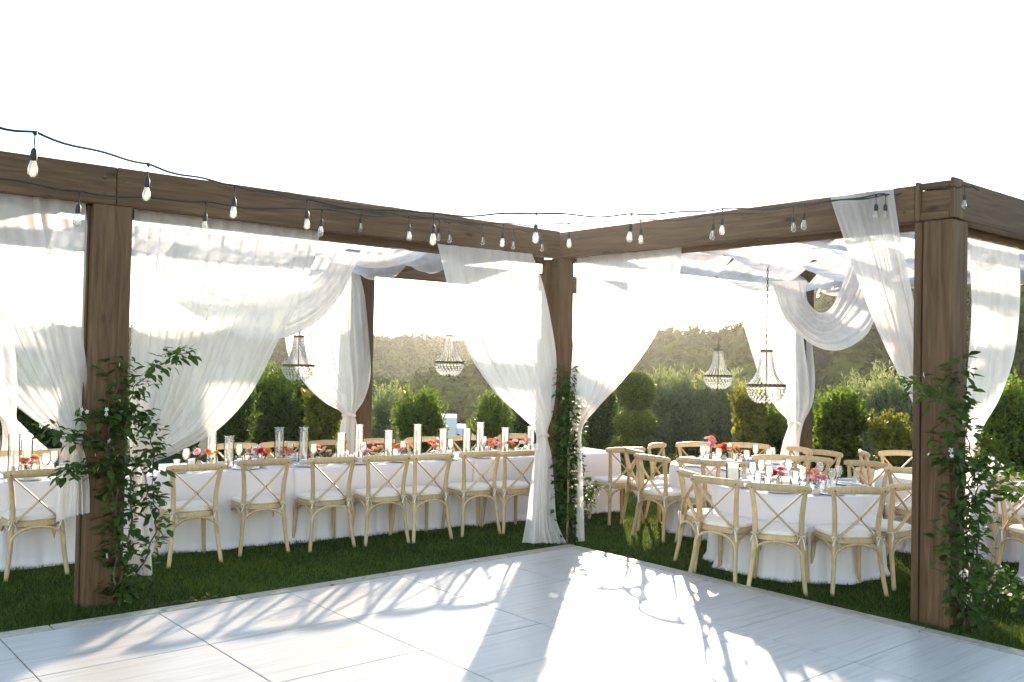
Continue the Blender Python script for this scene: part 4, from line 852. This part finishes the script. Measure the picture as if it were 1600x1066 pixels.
# fallen sprig on the trim
mb = MB(); p = onZ(300, 942, .012)
sp = thing('fallen_sprig', 'small green vine sprig lying across the floor trim by the left post', 'sprig', tuple(p)); q = [Vector((-.28, .06, .0)), Vector((-.12, .03, .02)), Vector((.04, 0, .012)), Vector((.14, -.01, .012))]
mb.tube(q, .003, 5); mb.build('stem', 'bark', sp)
for i in range(7): link('leaf', vleaf[i % 3], sp, q[2] + Vector((random.uniform(-.1, .12), random.uniform(-.03, .03), .01)), (random.uniform(-.2, .5), 0, random.uniform(0, 6)), .7)

# ------------------------------------------------------------------ shrubs and trees
def cloud(cs, n_, L, W, seed, up=0., shell=.65):
    """leaf quads in blobs: cs = (x,y,z,rx,ry,rz); returns V,F,tint"""
    rg = np.random.default_rng(seed); cs = np.array(cs); vol = (cs[:, 3] * cs[:, 4] * cs[:, 5]) ** .75; k = rg.choice(len(cs), n_, p=vol / vol.sum()); c = cs[k]
    d = rg.normal(0, 1, (n_, 3)); d /= np.linalg.norm(d, axis=1)[:, None]; rr = np.where(rg.random(n_) < .75, rg.uniform(shell, 1.08, n_), rg.random(n_) ** .5)
    P = c[:, :3] + d * c[:, 3:] * rr[:, None]
    t = rg.normal(0, 1, (n_, 3)) + d * .7; t[:, 2] += up; t /= np.linalg.norm(t, axis=1)[:, None]; s = np.cross(t, rg.normal(0, 1, (n_, 3))); s /= np.linalg.norm(s, axis=1)[:, None]
    nn = np.cross(t, s); sz = rg.uniform(.6, 1.35, n_)[:, None]; a = P - s * W * sz * .5 + t * L * sz * .45 + nn * W * .12; b_ = P + s * W * sz * .5 + t * L * sz * .45 + nn * W * .12; e = P + t * L * sz
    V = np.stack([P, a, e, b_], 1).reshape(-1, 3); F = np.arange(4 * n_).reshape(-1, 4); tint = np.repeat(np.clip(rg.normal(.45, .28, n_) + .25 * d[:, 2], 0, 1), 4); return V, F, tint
def shoots(bl, n_, ln, L, W, seed):
    rg = np.random.default_rng(seed + 900); out = []; b_ = np.array(bl)
    for i in range(n_):
        c = b_[rg.integers(len(b_))]; d = rg.normal(0, 1, 3); d[2] = abs(d[2]) * .9 + .15; d /= np.linalg.norm(d); p = c[:3] + d * c[3:] * .85; g = d * .5 + np.array([0, 0, .75]) + rg.normal(0, .15, 3); g /= np.linalg.norm(g); l_ = ln * rg.uniform(.5, 1.2)
        for q in np.linspace(.1, 1, max(5, int(l_ / L * 5))): out.append(np.concatenate([p + g * l_ * q, g]))
    O = np.array(out); k = len(O); t = O[:, 3:] + rg.normal(0, .65, (k, 3)); t /= np.linalg.norm(t, axis=1)[:, None]; s_ = np.cross(t, rg.normal(0, 1, (k, 3))); s_ /= np.linalg.norm(s_, axis=1)[:, None]; P = O[:, :3]; z = rg.uniform(.6, 1.1, k)[:, None]
    V = np.stack([P, P - s_ * W * .5 * z + t * L * .45 * z, P + t * L * z, P + s_ * W * .5 * z + t * L * .45 * z], 1).reshape(-1, 3); return V, np.arange(4 * k).reshape(-1, 4), np.repeat(np.clip(rg.normal(.7, .2, k), 0, 1), 4)
def blobs(w_, h, seed, k=9, z0=.0):
    rg = random.Random(seed); out = [(0, 0, h * .47, w_ * .38, w_ * .38, h * .46)]
    for i in range(k):
        a = rg.uniform(0, 6.28); z = h * rg.uniform(z0 + .08, .86); q = w_ / 2 * math.sqrt(max(.05, 1 - ((z / h - .5) / .55) ** 2)); r_ = w_ * rg.uniform(.10, .24)
        rad = max(0, q - r_) * rg.uniform(.7, 1.3); out.append((rad * math.cos(a), rad * math.sin(a), z, r_, r_, r_ * rg.uniform(.9, 1.4)))
    return out
def tree(name, label, px_, D, top, wpx, mat, n_, L, W, seed, up=0., cat='shrub', group='shrubs at the lawn edge', limbs=5, base=None):
    c = at(px_, 640, D); z0 = float(terrain(c[0], c[1])) if base is None else base; ztop = at(px_, top, D)[2]; h = ztop - z0; w_ = wpx / FPX * D
    rg0 = random.Random(seed + 5); t = thing(name, label, cat, (c[0], c[1], z0), 0, group); bl = blobs(w_, h, seed, 11); V, F, ti = cloud(bl, n_, L, W, seed, up); V2, F2, t2_ = shoots(bl, 190, min(.55, .34 * w_ + .1 * up), L, W, seed); F = np.concatenate([F, F2 + len(V)]); V = np.concatenate([V, V2]); ti = np.concatenate([ti, t2_])
    V[:, 2] = np.maximum(V[:, 2], .02); core = MB()
    for b_ in bl:
        q = [(math.sin(a) * .58, -math.cos(a) * .58) for a in np.linspace(.05, math.pi - .05, 7)]; k0 = len(core.v); core.lathe([(r, z) for r, z in q], 9); core.v[k0:] = [(b_[0] + p[0] * b_[3] * rg0.uniform(.85, 1.1), b_[1] + p[1] * b_[4] * rg0.uniform(.85, 1.1), max(.03, b_[2] + p[2] * b_[5] * rg0.uniform(.85, 1.1))) for p in core.v[k0:]]
    core.build('inner_foliage', mat, t, False); o = link('crown', npmesh('crown', V, F, mat, False, ti), t)
    mb = MB(); mb.tube([(0, 0, -.1), (.01 * w_, .01, h * .25), (.0, .02, h * .55)], [.03 * w_ + .012, .022 * w_ + .01, .012 * w_ + .004], 8)
    rg = random.Random(seed)
    for i in range(limbs):
        b_ = bl[1 + i % (len(bl) - 1)]; mb.tube([(0, .01, h * rg.uniform(.12, .4)), (b_[0] * .5, b_[1] * .5, b_[2] * .75), (b_[0], b_[1], b_[2])], [.012 * w_ + .005, .008 * w_ + .004, .003], 6)
    mb.build('trunk', 'bark', t); return t
T = [('shrub', 'dark laurel shrub showing just right of the broad curtain edge', 362, 17, 618, 75, 'leaf_dark', 5200, .065, .032, 1, 0),
     ('tree', 'tall feathery tree left of the left chandelier', 425, 21, 588, 90, 'leaf_shrub', 6500, .075, .026, 2, .5),
     ('tree', 'darker rounded tree directly below the left chandelier', 470, 22, 600, 85, 'leaf_dark', 6000, .07, .03, 3, .3),
     ('shrub', 'yellow-green backlit shrub left of the rear curtain knot', 508, 17, 615, 60, 'leaf_yellow', 3600, .07, .035, 4, 0),
     ('tree', 'pale green tree just right of the rear post', 600, 24, 597, 60, 'leaf_olive', 5200, .075, .024, 5, .6),
     ('shrub', 'round glossy shrub beside the white house', 656, 18, 618, 78, 'leaf_shrub', 6500, .06, .034, 6, 0),
     ('shrub', 'glossy shrub right of the white house behind the knotted curtain', 772, 18, 610, 66, 'leaf_shrub', 5200, .06, .034, 7, 0),
     ('shrub', 'low hazy shrub behind the curtain at the centre post', 835, 20, 620, 70, 'leaf_dark', 4200, .06, .03, 8, 0),
     ('shrub', 'dark shrub left of the topiary', 935, 20, 600, 70, 'leaf_dark', 5200, .07, .03, 9, .3)]
for i, (px_, tp_, wd) in enumerate(((1035, 606, 60), (1062, 598, 60), (1092, 604, 58), (1122, 600, 60), (1152, 612, 55), (1345, 608, 60), (1372, 594, 70), (1408, 588, 70))):
    T.append(('olive_tree', 'grey-green olive tree, %s in the row of olives behind the round tables' % ORD[i], px_, 21 if i < 5 else 22, tp_, wd + 14, 'leaf_olive', 4600, .125, .024, 20 + i, 1.3))
T += [('shrub', 'bush with yellowing leaves below the right chandeliers', 1172, 16.5, 618, 62, 'leaf_yellow', 2600, .065, .04, 40, 0), ('shrub', 'dense laurel bush left of the rear right curtain tail', 1205, 17, 640, 75, 'leaf_shrub', 4600, .055, .032, 41, 0),
      ('shrub', 'tall bright backlit shrub right of the rear right post', 1308, 15.5, 607, 82, 'leaf_shrub', 6500, .06, .035, 42, 0), ('shrub', 'low pointed shrub left of the right corner post', 1398, 14.5, 648, 70, 'leaf_yellow', 4200, .055, .032, 43, 0),
      ('shrub', 'large leafy shrub at the right picture edge', 1580, 14, 585, 110, 'leaf_shrub', 6500, .065, .036, 44, 0), ('shrub', 'shrub glimpsed behind the right vine', 1528, 15.5, 620, 80, 'leaf_dark', 4500, .06, .034, 45, 0),
      ('shrub', 'dark laurel shrub seen through the leftmost curtain', 60, 17, 610, 120, 'leaf_dark', 5200, .065, .034, 46, 0), ('shrub', 'wide dark shrub seen through the broad left curtain', 265, 18, 622, 120, 'leaf_dark', 5000, .065, .034, 47, 0),
      ('tree', 'dark evergreen between the feathery tree and the rear curtain', 540, 26, 604, 90, 'leaf_dark', 5500, .085, .04, 60, .2), ('tree', 'dark evergreen behind the round glossy shrub', 630, 30, 640, 90, 'leaf_shrub', 4200, .09, .04, 61, .2),
      ('tree', 'dark evergreen behind the olive row, near the topiary', 985, 25, 598, 110, 'leaf_dark', 5500, .085, .04, 62, .2), ('tree', 'dark evergreen behind the first olives', 1060, 26, 612, 110, 'leaf_dark', 5500, .085, .04, 63, .2),
      ('tree', 'dark evergreen behind the last olives of the row', 1150, 26, 610, 110, 'leaf_dark', 5500, .085, .04, 64, .2), ('tree', 'dark evergreen behind the rear right curtain', 1240, 25, 606, 110, 'leaf_dark', 5500, .085, .04, 65, .2),
      ('tree', 'dark evergreen filling the gap right of the backlit shrub', 1352, 26, 600, 110, 'leaf_dark', 5500, .085, .04, 66, .2), ('tree', 'dark evergreen behind the right corner post', 1460, 24, 590, 140, 'leaf_dark', 6000, .085, .04, 67, .2),
      ('shrub', 'laurel shrub behind the left post', 160, 18, 616, 110, 'leaf_dark', 4500, .065, .034, 48, 0)]
for a in T:
    g = 'olives behind the round tables' if a[0] == 'olive_tree' else 'shrubs at the lawn edge'
    tree(a[0], a[1], a[2], a[3], a[4], a[5], a[6], int(a[7] * 1.15), a[8] * 1.25, a[9] * 1.25, a[10], a[11], 'tree' if 'tree' in a[0] else 'shrub', g)
# clipped topiary: three stacked lobes
c = at(993, 640, 18.0); t = thing('topiary_tree', 'clipped topiary of stacked round lobes behind the long table end', 'topiary', (c[0], c[1], LAWN)); rg = np.random.default_rng(77)
for (px_, y0, y1, wd, nn) in ((995, 583, 641, 56, 9000), (992, 641, 682, 62, 8000), (994, 681, 716, 72, 7000)):
    z1 = at(px_, y0, 18.0)[2] - LAWN; z0 = at(px_, y1, 18.0)[2] - LAWN; r_ = wd / 2 / FPX * 18.0; V, F, ti = cloud([(0, 0, (z0 + z1) / 2, r_, r_, (z1 - z0) / 2)], nn, .048, .023, int(wd), .1, .90)
    lb = link('clipped_lobe', npmesh('clipped_lobe', V, F, 'leaf_topiary', False, ti), t); core = MB(); core.lathe([(r_ * .9 * math.sin(a), (z0 + z1) / 2 - (z1 - z0) / 2 * .9 * math.cos(a)) for a in np.linspace(.05, math.pi - .05, 10)], 20); core.build('inner_foliage', 'leaf_topiary', lb)
mb = MB(); mb.tube([(0, 0, -.1), (0, 0, .9), (0, 0, 1.5)], .035, 8); mb.build('trunk', 'bark', t)

# white stepped house down the slope
hc = at(712, 700, 58); hz = float(terrain(hc[0], hc[1])); hs = thing('white_house', 'white stepped-parapet house on the slope below, between two glossy shrubs', 'house', (hc[0], hc[1], hz), math.atan2(-ray(712, 600)[0], ray(712, 600)[1])); U = 58 / FPX
def hz_(py_): return at(712, py_, 58)[2] - hz
def hblock(name, xa, xb, ytop, y0, y1, mat='stucco'):
    z1 = hz_(ytop); mb = MB(); mb.box(((xa + xb) / 2 * U, (y0 + y1) / 2, (z1 - .5) / 2), ((xb - xa) * U, y1 - y0, z1 + .5), ch=.03); mb.build(name, mat, hs, False)
hblock('wall', -30, 1, 653, 0, 4); hblock('wall', 1.2, 16, 669, .1, 3.9); hblock('wall', 16.2, 38, 684, .2, 3.8); hblock('wall', -120, -31, 700, -.6, 3.4)
hblock('parapet_cap', -31, 2, 651.5, -.08, 4.08) if False else None
mb = MB(); mb.box((-75 * U, 1.4, hz_(690)), (95 * U, 4.4, .25), (.12, 0, 0), ch=.05); mb.build('roof', 'rooftile', hs, False)
for xx in (-15, 25):
    mb = MB(); mb.box((xx * U, -.02, hz_(700)), (.7, .12, .9)); w_ = mb.build('window', 'rubber', hs, False)

# scrub on the hillsides: one far mass
def scrub(name, label, n_, r0, r1, azl, azr, per, rb, L, seed, mat='leaf_scrub'):
    rg = np.random.default_rng(seed); az = rg.uniform(azl, azr, n_); r = np.sqrt(rg.uniform(r0 ** 2, r1 ** 2, n_)); x = CAM[0] + r * np.sin(az); y = CAM[1] + r * np.cos(az); z = terrain(x, y)
    s = np.clip(rg.lognormal(0, .45, n_), .4, 2.4) * rb; n2 = n_ * per; k = np.repeat(np.arange(n_), per); d = rg.normal(0, 1, (n2, 3)); d /= np.linalg.norm(d, axis=1)[:, None]; d[:, 2] = np.abs(d[:, 2])
    P = np.stack([x, y, z], -1)[k] + d * (s[k] * rg.uniform(.8, 1.05, n2) * (1 + .16 * np.sin(d[:, 0] * 7 + k) * np.sin(d[:, 1] * 6 + 2 * k)))[:, None] * np.array([1, 1, .95])
    t = np.cross(d, rg.normal(0, 1, (n2, 3))) + .35 * rg.normal(0, 1, (n2, 3)); t /= np.linalg.norm(t, axis=1)[:, None]; q = np.cross(t, d + .3 * rg.normal(0, 1, (n2, 3))); q /= np.linalg.norm(q, axis=1)[:, None]; sz = (L * rg.uniform(.6, 1.4, n2) * s[k] / rb)[:, None]
    V = np.stack([P - q * sz * .5, P + q * sz * .5, P + t * sz], 1).reshape(-1, 3); F = np.arange(3 * n2).reshape(-1, 3); ti = np.repeat(np.clip(.42 + rg.normal(0, .09, n2) + (rg.normal(0, .30, n_))[k] + .45 * (d[:, 2] - .45), 0, 1), 3)  # bush tops tinted lighter as painted sunlit rims, plus random tone per bush
    o = link(name, npmesh(name, V, F, mat, False, ti)); o['kind'] = 'stuff'; o['label'] = label; o['category'] = 'scrub'; return o
scrub('hillside_scrub', 'mass of dark chaparral scrub covering the near hillside', 1250, 50, 128, pxaz(560), pxaz(1750), 430, 1.75, .33, 5)
scrub('slope_scrub', 'mass of low brush on the slope below the garden', 1100, 27, 52, pxaz(-100), pxaz(1700), 140, .75, .20, 6)
scrub('valley_scrub', 'mass of scrub in the valley between the hills', 1800, 122, 180, pxaz(-200), pxaz(1500), 80, 1.3, .4, 8)
scrub('far_hill_scrub', 'mass of scrub on the far hazy hill', 5200, 172, 330, pxaz(-200), pxaz(1150), 60, 1.5, .5, 7)

# ------------------------------------------------------------------ lawn grass
def grass(n_):
    rg = np.random.default_rng(3); x = rg.uniform(-9.5, 7.5, n_ * 5); y = rg.uniform(-6, 9, n_ * 5); D = np.hypot(x - CAM[0], y - CAM[1]); fwd = (x - CAM[0]) * RM[2][0] + (y - CAM[1]) * RM[2][1]; sd_ = (x - CAM[0]) * RM[0][0] + (y - CAM[1]) * RM[0][1]
    ok = ~((x < .01) & (y < .01)) & (fwd > 3) & (np.abs(sd_) < fwd * .66 + .9) & (rg.random(len(x)) < np.minimum(1, (6.5 / D) ** 2.2))
    x = x[ok][:n_]; y = y[ok][:n_]; D = D[ok][:n_]; k = len(x); a = rg.uniform(0, 6.28, k); h = rg.uniform(.022, .05, k) * (1 + .25 * np.sin(x * 5) * np.sin(y * 4.3)); wd = .0032 * (D / 7) ** .8; ln = rg.uniform(.15, .9, k) * h; b_ = rg.uniform(0, 6.28, k)
    P = np.stack([x, y, np.full(k, LAWN - .004)], -1); s = np.stack([np.cos(a), np.sin(a), np.zeros(k)], -1) * wd[:, None]; tip = P + np.stack([ln * np.cos(b_), ln * np.sin(b_), h], -1)
    V = np.stack([P - s, P + s, tip], 1).reshape(-1, 3); F = np.arange(3 * k).reshape(-1, 3); ti = np.repeat(np.clip(rg.normal(.42, .3, k) + .16 * np.sin(x * 1.7 + y) + .14 * np.sin(x * 6.1 - y * 2.3) * np.sin(y * 7.3 + x) + (rg.random(k) < .04) * .5, 0, 1), 3)
    o = link('lawn_grass', npmesh('lawn_grass', V, F, 'grass', False, ti)); o['kind'] = 'stuff'; o['label'] = 'short clipped green lawn grass around the dance floor'; o['category'] = 'grass'
grass(520000)

# ------------------------------------------------------------------ warm evening air
mt = bpy.data.materials.new('haze_air'); mt.use_nodes = True; n = mt.node_tree; n.nodes.clear(); mo = n.nodes.new('ShaderNodeOutputMaterial'); pv = n.nodes.new('ShaderNodeVolumePrincipled')
pv.inputs['Color'].default_value = (1, .96, .9, 1); pv.inputs['Density'].default_value = .00028; pv.inputs['Anisotropy'].default_value = .84; n.links.new(pv.outputs[0], mo.inputs['Volume'])
mb = MB(); mb.box((0, 0, 8), (3300, 3300, 60)); MATS['haze_air'] = mt; hz_o = mb.build('haze', 'haze_air', None, False, (CAM[0], CAM[1], 0)); hz_o['kind'] = 'stuff'; hz_o['label'] = 'thin warm evening haze over garden and hills'; hz_o['category'] = 'haze'
